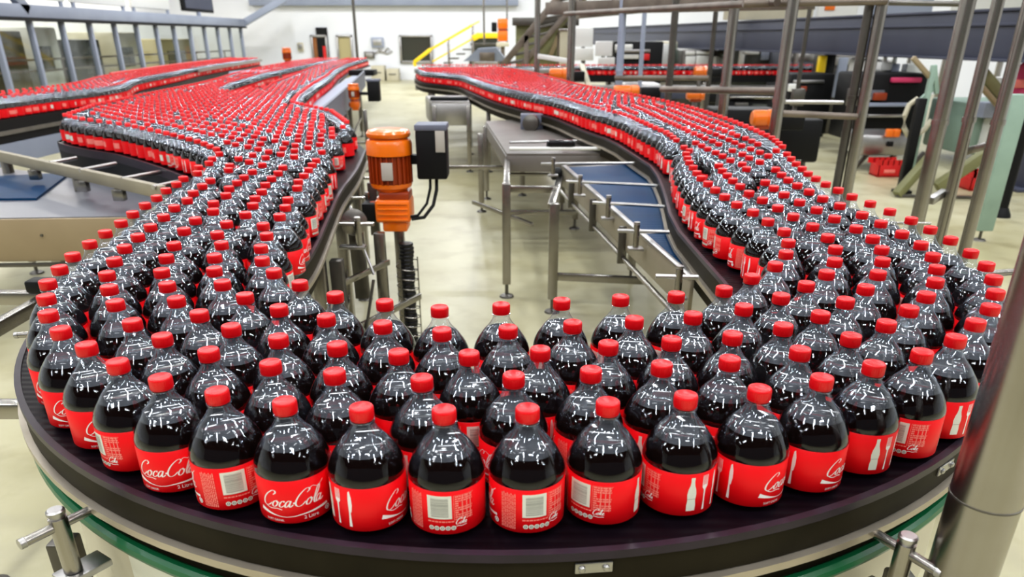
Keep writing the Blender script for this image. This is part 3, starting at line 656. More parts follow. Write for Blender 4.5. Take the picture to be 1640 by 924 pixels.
def label_mesh():
    b = MB(); b.lathe([(RL-.0006, Z0L), (RL, Z0L+.0006), (RL, Z1L-.0006), (RL-.0006, Z1L)], 'label_red', 72, closed_top=False, closed_bot=False)
    p = Print(b); D = RL*PI/180; W, K, GR, CR = 'print_white', 'print_pink', 'print_grey', 'print_cream'
    H = Z1L-Z0L
    # script wordmark, -166..-56 degrees
    sc = .0089; ox, oy = -166*D, .032
    for st, dx in ((C1, 0), (O1, .1), (CC, .3), (A1, .55), (A2, .55)): p.stroke([(x+dx, y) for x, y in st], sc, ox, oy, W, .10, .26)
    p.stroke([(6.3, .85), (6.55, .95), (6.8, .9)], sc, ox, oy, W, .30, .1)
    for st, dx in ((C1, 6.35), (O1, 6.45)): p.stroke([(x+dx, y) for x, y in st], sc, ox, oy, W, .10, .26)
    p.stroke([(x+.95, y) for x, y in L1], sc, ox, oy, W, .10, .26); p.stroke([(x+6.35, y) for x, y in A1], sc, ox, oy, W, .10, .26); p.stroke([(x+6.35, y) for x, y in A2], sc, ox, oy, W, .10, .26)
    p.stroke([(x+.75, y) for x, y in SW], sc, ox, oy, W, .08, .12)
    p.stroke([(.9, .1), (2.0, -.35), (3.4, -.25), (4.4, -.5)], sc, ox, oy, W, .14, .1)
    # flowing ribbon under the wordmark: broad at both ends
    n = 34; pts, ws = [], []
    for k in range(n+1):
        t = k/n; x = ox-.004+t*.121; y = .0235-.0105*math.sin(min(1, t*1.7)*PI*.62)+.0135*max(0, t-.38)**1.15
        pts.append((x, y)); ws.append(.0009+.0072*max(0, 1-t*3.2)**1.3+.0042*max(0, (t-.45)/.55)**1.2)
    p.ribbon(pts, ws, W)
    for txt, size, x, y, m in (('SOFT DRINK', .0058, ox+.006, .0045, W), ('2 Litre', .0095, ox+.072, .0065, W)):
        vs, fs = text_polys(txt, size); b.add([p.P(x+u, y+v, .0004) for u, v in vs], fs, m)
    p.disc(-62*D, .012, .0052, W, 14); p.ring(-62*D, .012, .0022, .0034, GR, lift=.0006)
    # ingredient panel: dense pale columns of small type
    rr = random.Random(3)
    for k in range(8):
        x = (-51+k*3.0)*D; y = .006
        while y < H-.010:
            l = rr.uniform(.0025, .008); p.poly([(x, y), (x+.0020, y), (x+.0020, min(y+l, H-.008)), (x, min(y+l, H-.008))], K); y += l+.0012
    # bar code on a cream field, bars running across
    p.rect(-18*D, .030, 18*D, H-.008, CR); y = .034; p.rect(-18*D, .030, 18*D, .0306, GR, .0004)
    while y < H-.013:
        h = rr.choice((.0006, .001, .0016)); p.rect(-13*D, y, 13*D, y+h, GR, .0006); y += h+rr.choice((.0008, .0012))
    # nutrition table
    for k in range(11):
        y = H-.012-k*.0043; x = 23*D
        if k in (3, 4, 7): p.poly([(23*D, y), (28*D, y), (28*D, y+.0028), (23*D, y+.0028)], K)
        else:
            while x < 50*D:
                l = rr.uniform(.002, .006); xe = min(x+l, 50*D); p.poly([(x, y), (xe, y), (xe, y+.0027), (x, y+.0027)], K); x += l+.0009
        for xx in (33, 40, 46): p.poly([(xx*D, y-.001), (xx*D+.002, y-.001), (xx*D+.002, y+.003), (xx*D, y+.003)], K)
    p.rect(21*D, H-.056, 21.6*D, H-.008, K); p.rect(21*D, H-.0086, 52*D, H-.008, K)
    x = -18*D
    while x < 18*D:
        l = rr.uniform(.002, .006); p.poly([(x, .0235), (x+l, .0235), (x+l, .026), (x, .026)], K); x += l+.0012
    # small script word and the row of five round marks
    S2 = .0034; x2, y2 = 22*D, .0185
    K1 = [(3.5, .6), (4.0, 1.7), (4.4, 2.9), (4.3, 3.4), (4.0, 2.6), (3.7, .9), (3.65, .15)]; K2 = [(3.75, .8), (4.2, 1.4), (4.4, 1.2), (4.0, .85), (4.3, .2), (4.8, .5)]
    E1 = [(4.8, .6), (5.35, 1.2), (5.15, 1.45), (4.85, 1.0), (4.95, .25), (5.3, .12), (5.8, .5)]
    for st, dx in ((C1, 0), (O1, .1), (K1, .1), (K2, .1), (E1, .2)): p.stroke([(x+dx, y) for x, y in st], S2, x2, y2, W, .16, .34)
    p.ribbon([(x2+.002+k*.002, y2-.0035+.0006*math.sin(k)) for k in range(10)], [.0010]*10, W)
    for k in range(5):
        cx = (-13+k*8.2)*D; p.disc(cx, .0125, .0043, CR, 12); p.ring(cx, .0125, .0012, .0026, GR, lift=.0006)
    # white bottle outline, fork, knife
    bx = 100*D
    prof = [(.0075, .010), (.0078, .022), (.0068, .031), (.0080, .042), (.0066, .052), (.0040, .060), (.0030, .068), (.0034, .070), (.0034, H-.007)]
    for (w0, y0), (w1, y1) in zip(prof[:-1], prof[1:]): p.poly([(bx-w0, y0), (bx, y0), (bx, y1), (bx-w1, y1)], CR); p.poly([(bx, y0), (bx+w0, y0), (bx+w1, y1), (bx, y1)], CR)
    p.rect(bx-.0068, .033, bx+.0068, .0338, GR, .0006)
    fx = 122*D; p.ribbon([(fx, .008), (fx, .030), (fx, .048)], [.0042, .0024, .0036], W)
    p.poly([(fx-.0018, .048), (fx+.0018, .048), (fx+.0055, .053), (fx+.0055, .057), (fx-.0055, .057), (fx-.0055, .053)], W)
    for k in (-.0048, -.0016, .0016, .0048): p.poly([(fx+k-.0008, .057), (fx+k+.0008, .057), (fx+k+.0006, H-.006), (fx+k-.0006, H-.006)], W)
    kx = 143*D; p.ribbon([(kx, .008), (kx, .028), (kx, .036)], [.0050, .0034, .0026], W)
    p.poly([(kx-.0016, .036), (kx+.0030, .036), (kx+.0048, .050), (kx+.0044, .064), (kx+.0018, H-.005), (kx-.0008, H-.008), (kx-.0020, .060)], W)
    me = b.mesh('label', smooth=True, angle=80)
    return me
SHELL, DRINK, CAP, LABEL = shell_mesh(), drink_mesh(), cap_mesh(), label_mesh()

NEAR = [(-1.138,1.741),(-1.076,1.626),(-1.008,1.515),(-0.925,1.414),(-0.827,1.328),(-0.726,1.245),(-0.617,1.175),(-0.498,1.121),(-0.373,1.082),(-0.243,1.060),(-0.109,1.052),(0.025,1.056),(0.157,1.079),(0.290,1.104),(0.421,1.130),(0.544,1.175),(0.662,1.235),(0.779,1.292),(0.885,1.369),(0.977,1.461),(1.065,1.557),(1.140,1.664),(1.203,1.778),(1.255,1.898),(1.286,2.026),(1.308,2.172),(1.316,2.305),(1.320,2.436),(1.312,2.571),(1.303,2.705),(1.291,2.835),(1.291,2.966),(1.292,3.096),(1.300,3.227),(1.314,3.357),(1.336,3.493),(1.360,3.640),(1.391,3.800),(-1.178,1.865),(-1.212,1.991),(-1.235,2.126),(-1.254,2.255),(-1.272,2.393),(-1.297,2.529),(-1.320,2.673),(-1.338,2.809),(-1.366,2.959),(-1.381,3.095),(-1.406,3.228),(-1.402,3.372),(-1.457,3.528),(-1.457,3.659),(-1.493,3.800),(-1.521,3.973),(-0.700,1.375),(-0.800,1.461),(-0.897,1.587),(-0.966,1.698),(-1.028,1.812),(-0.837,1.722),(-0.769,1.611),(-0.680,1.516),(-0.708,1.736),(-0.620,1.636),(-0.581,1.430),(-0.579,1.300),(-1.073,1.942),(-1.110,2.077),(-1.132,2.208),(-1.151,2.337),(-1.171,2.481),(-1.197,2.630),(-1.204,2.763),(-1.238,2.907),(-1.258,3.052),(-1.274,3.182),(-1.293,3.457),(-1.331,3.583),(-0.946,1.973),(-0.981,2.108),(-1.024,2.287),(-1.046,2.434),(-1.039,2.574),(-1.086,2.706),(-1.094,2.858),(-1.131,2.999),(-1.143,3.130),(-1.157,3.260),(-1.168,3.406),(-0.900,1.837),(-0.770,1.851),(-0.816,1.978),(-0.846,2.115),(-0.903,2.239),(-0.924,2.381),(-0.909,2.520),(-0.932,2.672),(-0.963,2.798),(-0.797,2.353),(-0.747,2.223),(-0.719,2.077),(-0.676,1.948),(-0.611,1.835),(-0.783,2.489),(-0.805,2.636),(-0.834,2.774),(-0.862,3.012),(-0.894,3.153),(-0.910,3.306),(-0.928,3.457),(-0.947,3.602),(-0.961,3.738),(-1.004,4.042),(-0.980,2.933),(-1.011,3.081),(-1.029,3.228),(-1.042,3.371),(-1.065,3.528),(-0.517,1.552),(-0.518,1.734),(-0.398,1.490),(-0.466,1.370),(-0.443,1.240),(-0.412,1.643),(-0.340,1.329),(-0.317,1.200),(-0.288,1.588),(-0.270,1.447),(-0.215,1.290),(-0.158,1.173),(-0.160,1.546),(-0.143,1.407),(-0.081,1.285),(-0.024,1.564),(-0.008,1.421),(0.003,1.185),(0.054,1.305),(0.113,1.596),(0.127,1.450),(0.142,1.208),(0.188,1.334),(0.250,1.620),(0.260,1.475),(0.274,1.234),(0.316,1.357),(0.383,1.643),(0.391,1.503),(0.506,1.688),(0.405,1.259),(0.444,1.384),(0.516,1.557),(0.602,1.789),(0.624,1.633),(0.563,1.435),(0.552,1.305),(0.716,1.725),(0.669,1.510),(0.803,1.822),(0.679,1.376),(0.761,1.603),(0.849,1.699),(0.933,1.820),(0.786,1.454),(0.879,1.547),(0.966,1.643),(1.045,1.754),(1.108,1.868),(1.160,1.988),(1.191,2.115),(1.199,2.247),(1.198,2.388),(1.193,2.518),(1.178,2.669),(1.166,2.799),(1.164,2.934),(1.165,3.067),(1.172,3.197),(1.187,3.329),(1.208,3.473),(0.999,1.940),(1.052,2.061),(1.083,2.188),(1.088,2.318),(1.076,2.460),(1.068,2.598),(1.055,2.730),(1.047,2.876),(1.049,3.007),(1.056,3.139),(0.869,1.937),(0.922,2.066),(0.953,2.201),(0.960,2.344),(0.949,2.491),(0.942,2.630),(0.931,2.771),(0.813,2.139),(0.847,2.277),(0.840,2.416),(0.764,2.015),(0.696,1.897),(0.833,2.558),(0.813,2.689),(0.807,2.833),(0.806,2.972),(0.810,3.109),(0.813,3.242),(0.824,3.373),(0.842,3.528),(0.857,3.679),(0.879,3.821),(0.905,3.973),(0.919,2.901),(0.926,3.050),(0.932,3.181),(0.943,3.311),(0.955,3.441),(0.975,3.583)]

# ---- fill the rest of the belts with close-packed bottles
rng = np.random.default_rng(5)
def inside(P, poly):
    x, y = P[:, 0], P[:, 1]; r = np.zeros(len(P), bool); n = len(poly)
    for i in range(n):
        x0, y0 = poly[i]; x1, y1 = poly[(i+1) % n]
        c = ((y0 > y) != (y1 > y)) & (x < (x1-x0)*(y-y0)/((y1-y0)+1e-12)+x0); r ^= c
    return r
class Grid:
    def __init__(s): s.d = {}
    def ok(s, p, r):
        i, j = int(p[0]//.14), int(p[1]//.14)
        for a in (i-1, i, i+1):
            for c in (j-1, j, j+1):
                for q in s.d.get((a, c), ()):
                    if (q[0]-p[0])**2+(q[1]-p[1])**2 < r*r: return False
        return True
    def put(s, p): s.d.setdefault((int(p[0]//.14), int(p[1]//.14)), []).append((p[0], p[1]))
grid = Grid(); FIXED = []
for p in NEAR: grid.put(p); FIXED.append(p)
def edge_row(path):
    P = np.array(path, float); L = np.linalg.norm(np.diff(P, axis=0), axis=1).sum(); pts = resample(path, int(L/.1325)+1)
    for p in pts:
        if grid.ok(p, .118): grid.put(p); FIXED.append((p[0], p[1]))
FREE = []
def fill(poly, rot):
    P = np.array(poly); lo, hi = P.min(0), P.max(0); c = (lo+hi)/2; R = np.linalg.norm(hi-lo)/2+.3
    k = int(R/.113)+1; g = []
    for j in range(-k, k+1):
        for i in range(-k, k+1): g.append((i*.133+(.0665 if j % 2 else 0), j*.1155))
    g = np.array(g); ca, sa = math.cos(rot), math.sin(rot); g = np.c_[g[:, 0]*ca-g[:, 1]*sa, g[:, 0]*sa+g[:, 1]*ca]+c
    g = g[inside(g, poly)]; g += rng.normal(0, .006, g.shape)
    for p in g:
        if grid.ok(p, .1135): grid.put(p); FREE.append((p[0], p[1]))
S_IN = [(p[0], p[1]) for p in off(R_IN, .088)]; S_OUT = [(p[0], p[1]) for p in off(R_OUT, -.088)]
s_in = [p for p in S_IN if p[1] > 4.30]; s_out = [p for p in S_OUT if p[1] > 3.92]
edge_row(s_in); edge_row(s_out); edge_row(F_EDGE); edge_row(B_RIGHT[1:]); edge_row(A_LEFT); edge_row(A_RIGHT[1:]); edge_row(B_LEFT[1:])
fl_f, fl_b = smooth_path(FLF, 50), smooth_path(FLB, 50); edge_row(fl_f); edge_row(fl_b)
spoly = [p for p in S_IN if 2.9 < p[1] <= 4.30]+s_in+s_out[::-1]+[p for p in S_OUT if 2.9 < p[1] <= 3.92][::-1]
fill([p for p in spoly if p[1] < 7.2]+[], math.radians(92)); fill([p for p in spoly], math.radians(112))
mass = list(F_EDGE)+[(-1.47, 3.7), (-1.40, 3.1), (-.90, 3.05), (-.97, 3.7), (-1.04, 4.30)]+B_RIGHT+B_LEFT[::-1][:-1]+[(-3.2, 9.0)]+A_RIGHT+A_LEFT[::-1][:-1]
fill(mass, math.radians(-47))
fill([tuple(p) for p in fl_f]+[tuple(p) for p in fl_b[::-1]], math.radians(90))
for j in range(4):
    for i in range(72):
        p = (XC0+.15+i*.1325+(.066 if j % 2 else 0)+rng.normal(0, .004), YC+j*.1165+rng.normal(0, .004))
        if grid.ok(p, .118): grid.put(p); FREE.append(p)
# let crowded neighbours settle apart; the picked rows and the rows along the rails stay
Q = np.array(FIXED+FREE); nf = len(FIXED); nn = len(NEAR)
mov = np.r_[np.zeros(nf), np.ones(len(FREE))]
for it in range(14):
    order = np.argsort(Q[:, 1]); cell = {}
    for i in range(len(Q)): cell.setdefault((int(Q[i, 0]//.14), int(Q[i, 1]//.14)), []).append(i)
    dq = np.zeros_like(Q)
    for (a, c), idx in cell.items():
        nb = [k for aa in (a-1, a, a+1) for cc in (c-1, c, c+1) for k in cell.get((aa, cc), ())]
        d = Q[idx][:, None]-Q[nb][None]; L = np.linalg.norm(d, axis=2); L[L < 1e-6] = 9
        ovl = np.clip(.1305-L, 0, None); dq[idx] += (d/L[..., None]*ovl[..., None]*.42).sum(1)
    Q += dq*mov[:, None]
# drop any that still overlap badly or left the frame of view
cellok = Grid(); KEEP = []
for i in range(len(Q)):
    if i < nf or cellok.ok(Q[i], .1285): cellok.put(Q[i]); KEEP.append(i)
ALLP = Q[KEEP]; NEARFLAG = np.array([k < nn for k in KEEP])
def frame_uv(p, z):
    dz = z-CAMZ; d = p[1]*_c-dz*_s; up = p[1]*_s+dz*_c
    return 820+FPX*p[0]/d, CYP-FPX*up/d, d
vis = []
for i, p in enumerate(ALLP):
    u, v, d = frame_uv(p, 1.15)
    if -45 < u < 1685 and v > 20: vis.append((d, i))
vis.sort()
IND = [i for d, i in vis[:300]]; REST = [i for d, i in vis[300:]]
print('bottles', len(ALLP), 'in view', len(vis))

# ---- which row a bottle stands in, and its place along it
def interp_edge(path, y):
    P = np.array(path); o = np.argsort(P[:, 1]); return float(np.interp(y, P[o, 1], P[o, 0]))
RO_B = RO-.089
rows = {}
for i in IND:
    x, y = ALLP[i]; r = math.hypot(x-CX, y-CY)
    if y < CY: reg, k, t = 'bend', int(round((RO_B-r)/.117)), math.atan2(y-CY, x-CX) if y < CY else 0
    elif x < 0:
        # distance in from the left rail
        if y > 4.0 and x < -1.55 or y > 4.25:
            F = np.array(F_EDGE); dmin = 9
            for a_, b_ in zip(F[:-1], F[1:]):
                ab = b_-a_; tt = np.clip(np.dot(np.array((x, y))-a_, ab)/np.dot(ab, ab), 0, 1); dmin = min(dmin, np.linalg.norm(np.array((x, y))-a_-ab*tt))
            reg, k, t = 'table', int(round(dmin/.116)), x-y
        else: reg, k, t = 'left', int(round((x-interp_edge(L_OUT, y)-.09)/.117)), y
    else: reg, k, t = 'right', int(round((interp_edge(R_OUT, y)-.09-x)/.117)), y
    rows.setdefault((reg, max(k, 0)), []).append((t, i))
def rowname(reg, k):
    if reg == 'bend': return 'outermost row' if k == 0 else ordinal(k+1)+' row in'
    if reg == 'table': return 'front row' if k == 0 else ordinal(k+1)+' row back'
    return 'row along the outer rail' if k == 0 else ordinal(k+1)+' row in'
LAB = {}
for (reg, k), L in rows.items():
    L.sort()
    for n, (t, i) in enumerate(L):
        o = ordinal(n+1); rn = rowname(reg, k)
        LAB[i] = {'bend': ('red-capped cola bottle on the front bend, %s, %s from left' % (rn, o), 'cola bottles on the front bend'),
                  'left': ('red-capped cola bottle on the left run, %s, %s from the bend' % (rn, o), 'cola bottles on the left run'),
                  'right': ('red-capped cola bottle on the right run, %s, %s from the bend' % (rn, o), 'cola bottles on the right run'),
                  'table': ('red-capped cola bottle on the left collecting table, %s, %s from left' % (rn, o), 'cola bottles on the collecting table')}[reg]
# how the labels of the front bottles are turned (degrees to the viewer's right of the bar code), by picked position
TURN = {(-.925, 1.414): 112, (-.827, 1.328): 127, (-.726, 1.245): -77, (-.617, 1.175): 92, (-.498, 1.121): 0, (-.373, 1.082): 106, (-.243, 1.060): 185,
        (-.109, 1.052): -13, (.025, 1.056): 12, (.157, 1.079): -36, (.290, 1.104): -75, (.421, 1.130): 193, (.544, 1.175): -162, (.662, 1.235): -67, (.779, 1.292): -10,
        (.885, 1.369): -62, (.977, 1.461): 150}
SEEN = {112: 'script', 127: 'script', 97: 'script', 185: 'script at right', 193: 'script at right', 0: 'bar code', -13: 'bar code', 12: 'bar code', -36: 'bar code', -10: 'bar code', -75: 'white bottle emblem', -162: 'fork and knife'}
proto = bpy.data.objects.new('soda_bottle', SHELL); COL.objects.link(proto)
kids = []
for nm, me in (('drink', DRINK), ('label', LABEL), ('cap', CAP)):
    c = bpy.data.objects.new(nm, me); COL.objects.link(c); c.parent = proto; kids.append(c)
first = True
rb = random.Random(11)
for i in IND:
    x, y = ALLP[i]
    if first: r, ks, first = proto, kids, False
    else:
        r = proto.copy(); COL.objects.link(r); ks = []
        for k in kids:
            c = k.copy(); c.parent = r; COL.objects.link(c); ks.append(c)
    turn = None
    for q, a in TURN.items():
        if math.hypot(q[0]-x, q[1]-y) < .004: turn = a
    face = math.atan2(-y, -x)
    r.location = (x, y, ZB+.0005); r.rotation_euler = (0, 0, face+math.radians(turn if turn is not None else rb.uniform(0, 360)))
    ks[2].rotation_euler = (0, 0, rb.uniform(0, 6.28))
    lab, grp = LAB[i]
    if turn in SEEN: lab = lab.replace('red-capped cola bottle', 'cola bottle')+', '+SEEN[turn]+' facing out'
    tag(r, lab, 'bottle', grp)

# ---- everything farther back: one mass of smaller bottles
def far_mass(pts):
    n = 10; V, F, MI = [], [], []
    def ring(prof, m, top=True):
        o = len(V)
        for (r, z) in prof:
            for k in range(n):
                a = 2*PI*k/n; V.append((r*math.cos(a), r*math.sin(a), z))
        for j in range(len(prof)-1):
            for k in range(n): F.append((o+j*n+k, o+j*n+(k+1) % n, o+(j+1)*n+(k+1) % n, o+(j+1)*n+k)); MI.append(m if not callable(m) else m(k))
        if top:
            e = len(V); V.append((0, 0, prof[-1][1]))
            for k in range(n): F.append((o+(len(prof)-1)*n+k, o+(len(prof)-1)*n+(k+1) % n, e, e)); MI.append(m if not callable(m) else 0)
    ring([(.054, .002), (.0625, .0125)], 1, False)
    face = {0: 3, 1: 3, 4: 4, 6: 3}
    o = len(V)
    ring([(.0645, .0125), (.0645, .036)], 0, False); ring([(.0645, .036), (.0645, .072)], lambda k: face.get(k, 0), False); ring([(.0645, .072), (.0645, .0945)], 0, False)
    ring([(.0632, .0945), (.0600, .113), (.0510, .132), (.0440, .142), (.0372, .151)], 1, True)
    ring([(.0475, .1395), (.0435, .1455), (.0320, .160), (.0212, .175), (.0172, .188)], 6, False)
    ring([(.0195, .188), (.0196, .2085), (.0170, .2118)], 5, True)
    V = np.array(V); nv = len(V); N = len(pts); ang = np.random.default_rng(2).uniform(0, 2*PI, N)
    ca, sa = np.cos(ang), np.sin(ang)
    X = V[None, :, 0]*ca[:, None]-V[None, :, 1]*sa[:, None]+pts[:, None, 0]; Y = V[None, :, 0]*sa[:, None]+V[None, :, 1]*ca[:, None]+pts[:, None, 1]
    Z = np.broadcast_to(V[None, :, 2]+ZB+.0005, X.shape); co = np.stack([X, Y, Z], 2).reshape(-1)
    loops, starts, o = [], [], 0
    for f in F:
        g = f[:3] if f[-1] == f[-2] else f; starts.append(o); loops += list(g); o += len(g)
    loops = np.array(loops); starts = np.array(starts); tot = [3 if f[-1] == f[-2] else 4 for f in F]
    me = bpy.data.meshes.new('cola_bottles'); me.vertices.add(nv*N); me.vertices.foreach_set('co', co)
    me.loops.add(len(loops)*N); me.loops.foreach_set('vertex_index', (loops[None]+(np.arange(N)*nv)[:, None]).reshape(-1).astype(np.int32))
    me.polygons.add(len(F)*N); me.polygons.foreach_set('loop_start', (starts[None]+(np.arange(N)*len(loops))[:, None]).reshape(-1).astype(np.int32))
    me.polygons.foreach_set('loop_total', np.tile(tot, N).astype(np.int32))
    for k in ('label_red', 'cola', 'clear_plastic', 'print_pink', 'print_cream', 'cap_red', 'hazed_plastic'): me.materials.append(M[k])
    me.polygons.foreach_set('material_index', np.tile(MI, N).astype(np.int32)); me.polygons.foreach_set('use_smooth', np.ones(len(F)*N, bool))
    me.update(calc_edges=True); me.validate()
    ob = bpy.data.objects.new('cola_bottles', me); COL.objects.link(ob)
    tag(ob, 'crowded stream of red-capped cola bottles on all the farther belts', 'bottles', 'cola bottles on the farther belts', 'stuff')
far_mass(ALLP[REST])

# ================================================================== SIDE MACHINES NEAR THE FRONT
def V2(p): return (p[0], p[1])
# ---- blue spur belt inside the right sweep
p1, p2, p3, p4 = G(905, 268, .90), G(1050, 262, .90), G(1085, 345, .90), G(1100, 440, .90)
t = thing('spur_conveyor', 'short conveyor with a blue belt and steel cross rods beside the right run', 'conveyor', ((p1.x+p3.x)/2, (p1.y+p3.y)/2, 0))
b = MB(); b.prism([V2(p4), V2(p3), (p2.x-.02, p2.y), V2(p1)], .885, .90, 'belt_blue'); part(b, 'blue_belt', t)
d = (p4-p1).normalized(); nrm = Vector((d.y, -d.x, 0)); nrm = nrm if nrm.x < 0 else -nrm
b = MB(); a_, c_ = p1+nrm*.012, p4+nrm*.012+d*.10
b.bar((a_.x, a_.y, .84), (c_.x, c_.y, .84), .018, .14, 'panel_khaki', ch=.004); b.bar((a_.x, a_.y, .915), (c_.x, c_.y, .915), .03, .014, 'steel_light', ch=.003); part(b, 'side_panel', t)
b = MB(); q0, q1 = p1+nrm*.03, p4+nrm*.03
b.tube((q0.x, q0.y, .735), (q1.x, q1.y, .735), .013, 'steel'); part(b, 'lower_rail', t)
b = MB(); b.bar((p1.x-.02, p1.y+.02, .87), (p2.x, p2.y+.02, .87), .05, .06, 'steel_dark'); part(b, 'end_roller_cover', t)
b = MB(); b.alathe([(.035, 0), (.045, .01), (.045, .06), (.03, .075)], 'black', (p1.x-.10, p1.y-.03, .86), (1, .1, 0), 20); part(b, 'bearing', t)
for (u0, v0, u1, v1) in ((878, 262, 1042, 261), (920, 291, 1068, 298), (964, 325, 1068, 331), (1007, 370, 1072, 372), (1072, 443, 1118, 444)):
    s0, s1 = G(u0, v0, .955), G(u1, v1, .955); b = MB()
    b.tube(s0-(s1-s0).normalized()*.05, s1, .009, 'steel_light'); o = part(b, 'cross_rod', t)
    k = s0+(s1-s0).normalized()*.035
    b = MB(); b.tube((k.x, k.y, .88), (k.x, k.y, .985), .014, 'steel', 16); b.alathe([(.011, 0), (.014, .004), (.014, .012)], 'steel_light', (k.x, k.y, .985), (0, 0, 1), 16)
    b.box((k.x, k.y, .875), (.07, .05, .014), 'steel_light', ch=.003); part(b, 'rod_post', t)
for f in (.17, .42, .68):
    q = p1+(p4-p1)*f+nrm*.035; b = MB(); b.box((q.x, q.y, .80), (.022, .045, .19), 'steel_dark', rz=math.atan2(d.y, d.x), ch=.004); part(b, 'side_bracket', t)
l0 = G(886, 480, 0); lx = G(888, 330, .74)
leg(lx.x, lx.y, .76, t, w=.065); q = p1+(p4-p1)*.62+nrm*.03; leg(q.x+.55, q.y-.35, .74, t, w=.06)
b = MB(); b.bar((lx.x, lx.y, .26), (lx.x+.62, lx.y-.10, .26), .04, .05, 'steel'); part(b, 'cross_tie', t)
b = MB(); b.bar((lx.x-.02, lx.y, .74), (p1.x-.03, p1.y-.02, .84), .05, .03, 'steel'); part(b, 'gusset', t)

# ---- steel tables between aisle and right run
def steel_table(lab, top, z, hz, legs, name='transfer_table', m='table_warm', rods=()):
    cx = sum(p.x for p in top)/len(top); cy = sum(p.y for p in top)/len(top)
    t = thing(name, lab, 'table', (cx, cy, 0))
    b = MB(); b.prism([V2(p) for p in top], z-.02, z, m); part(b, 'table_top', t)
    b = MB(); n = len(top)
    for i in range(n):
        p, q = top[i], top[(i+1) % n]; b.bar((p.x, p.y, z-.02-hz/2), (q.x, q.y, z-.02-hz/2), .02, hz, m, ch=.003)
    part(b, 'apron', t)
    for (x, y) in legs: leg(x, y, z-.03, t, w=.06)
    for (p, q, r, mm) in rods:
        b = MB(); b.tube(p, q, r, mm); part(b, 'rail_rod', t)
    return t
zt = .86
top = [G(812, 246, zt), G(990, 246, zt), G(965, 222, zt), G(858, 190, zt), G(778, 194, zt)]
L4 = G(808, 250, zt); Lr = G(765, 230, .6)
t = steel_table('grey steel transfer table with a deep front apron between aisle and right run', top, zt, .13,
    [(G(811, 300, .8).x, G(811, 300, .8).y), (G(768, 240, .7).x, G(768, 240, .7).y+.3), (.55, 8.2), (-.30, 8.9)],
    rods=[(G(816, 228, .90), G(990, 224, .90), .012, 'steel_light'), (G(816, 238, .90), G(985, 238, .90), .014, 'panel_white'), (G(812, 279, .66), G(880, 279, .66), .014, 'steel')])
b = MB(); p = G(898, 231, .93); b.box((p.x, p.y, .93), (.22, .10, .07), 'black_gloss', ch=.015); b.tube((p.x-.12, p.y, .93), (p.x+.12, p.y, .93), .025, 'black', 14); part(b, 'sensor_head', t)
b = MB(); p = G(812, 320, .45); b.bar((p.x, p.y, .34), (p.x+.62, p.y+.0, .34), .04, .04, 'steel'); part(b, 'cross_tie', t)
g0 = G(811, 300, .8); b = MB(); b.bar((g0.x, g0.y, .79), (g0.x, 6.55, .79), .045, .045, 'steel'); b.bar((g0.x, g0.y, .79), (g0.x+.36, g0.y-.03, .79), .04, .045, 'steel'); part(b, 'tie_frame', t)
p = G(765, 300, .45); b = MB(); b.bar((p.x-.45, p.y+.1, .62), (p.x+.35, p.y+.1, .62), .03, .035, 'steel'); b.bar((p.x-.05, p.y+.05, .30), (p.x+.5, p.y-.9, .30), .03, .035, 'steel'); part(b, 'cross_tie', t)
zb = .92
top = [G(692, 163, zb), G(752, 163, zb), G(748, 153, zb), G(682, 153, zb)]
t = steel_table('pale steel box table farther up the aisle below the end of the right sweep', top, zb, .30, [(V2(G(695, 166, zb))), (V2(G(750, 166, zb))), (V2(G(690, 156, zb)))], m='steel_light')
b = MB(); p = G(720, 158, .94); b.box((p.x, p.y, .945), (.55, .22, .04), 'black', ch=.01); part(b, 'dark_pad', t)
# round gear housing under the sweep
p = G(852, 196, .93); b = MB(); b.alathe([(.05, 0), (.085, .01), (.085, .10), (.04, .12)], 'steel_dark', (p.x, p.y, p.z), (-.2, -1, 0), 22); b.box((p.x, p.y+.08, p.z-.02), (.24, .14, .20), 'blue_grey', ch=.01)
tag(b.obj('bearing_housing'), 'grey bearing housing hanging under the right sweep above the transfer table', 'bearing')

# ---- inclined frame, blue belt, table on the far left in front of the packed table
z = .95; p0, p1 = G(-30, 243, z), G(262, 308, z)
t = thing('spur_ladder', 'pale steel spur beam with cross rods in front of the packed left table', 'frame', ((p0.x+p1.x)/2, (p0.y+p1.y)/2, 0))
b = MB(); b.bar(p0, p1, .045, .075, 'panel_khaki', ch=.006); part(b, 'beam', t)
for (u, v, uu, vv) in ((80, 261, 122, 253), (128, 273, 185, 262), (195, 287, 268, 273), (245, 300, 290, 290)):
    b = MB(); b.tube(G(u, v, z+.03), G(uu, vv, z+.03), .013, 'steel_light'); part(b, 'cross_rod', t)
for f in (.35, .62, .80): 
    q = p0.lerp(p1, f); b = MB(); b.box((q.x, q.y-.01, z-.075), (.07, .05, .07), 'steel', ch=.006); part(b, 'bracket', t)
for f in (.1, .55): q = p0.lerp(p1, f); leg(q.x, q.y+.1, z-.04, t, w=.06)
z = .80
A0, A1, A2, A3 = G(-60, 350, z), G(212, 346, z), G(268, 315, z), G(-60, 262, z)
t = thing('side_table', 'wide grey sheet-steel table with a tan front apron at the left edge', 'table', ((A0.x+A1.x)/2, A0.y+.3, 0))
b = MB(); b.prism([V2(A0), V2(A1), V2(A2), (A2.x-.15, A2.y+.35), V2(A3)], z-.015, z, 'table_grey'); part(b, 'table_top', t)
b = MB(); b.bar((A0.x, A0.y-.01, z-.13), (A1.x, A1.y-.01, z-.13), .02, .25, 'panel_tan', ch=.004); part(b, 'front_apron', t)
b = MB(); b.bar((A0.x, A0.y-.02, z-.275), (A1.x+.1, A1.y-.02, z-.275), .03, .02, 'steel_dark', ch=.003); part(b, 'lower_rail', t)
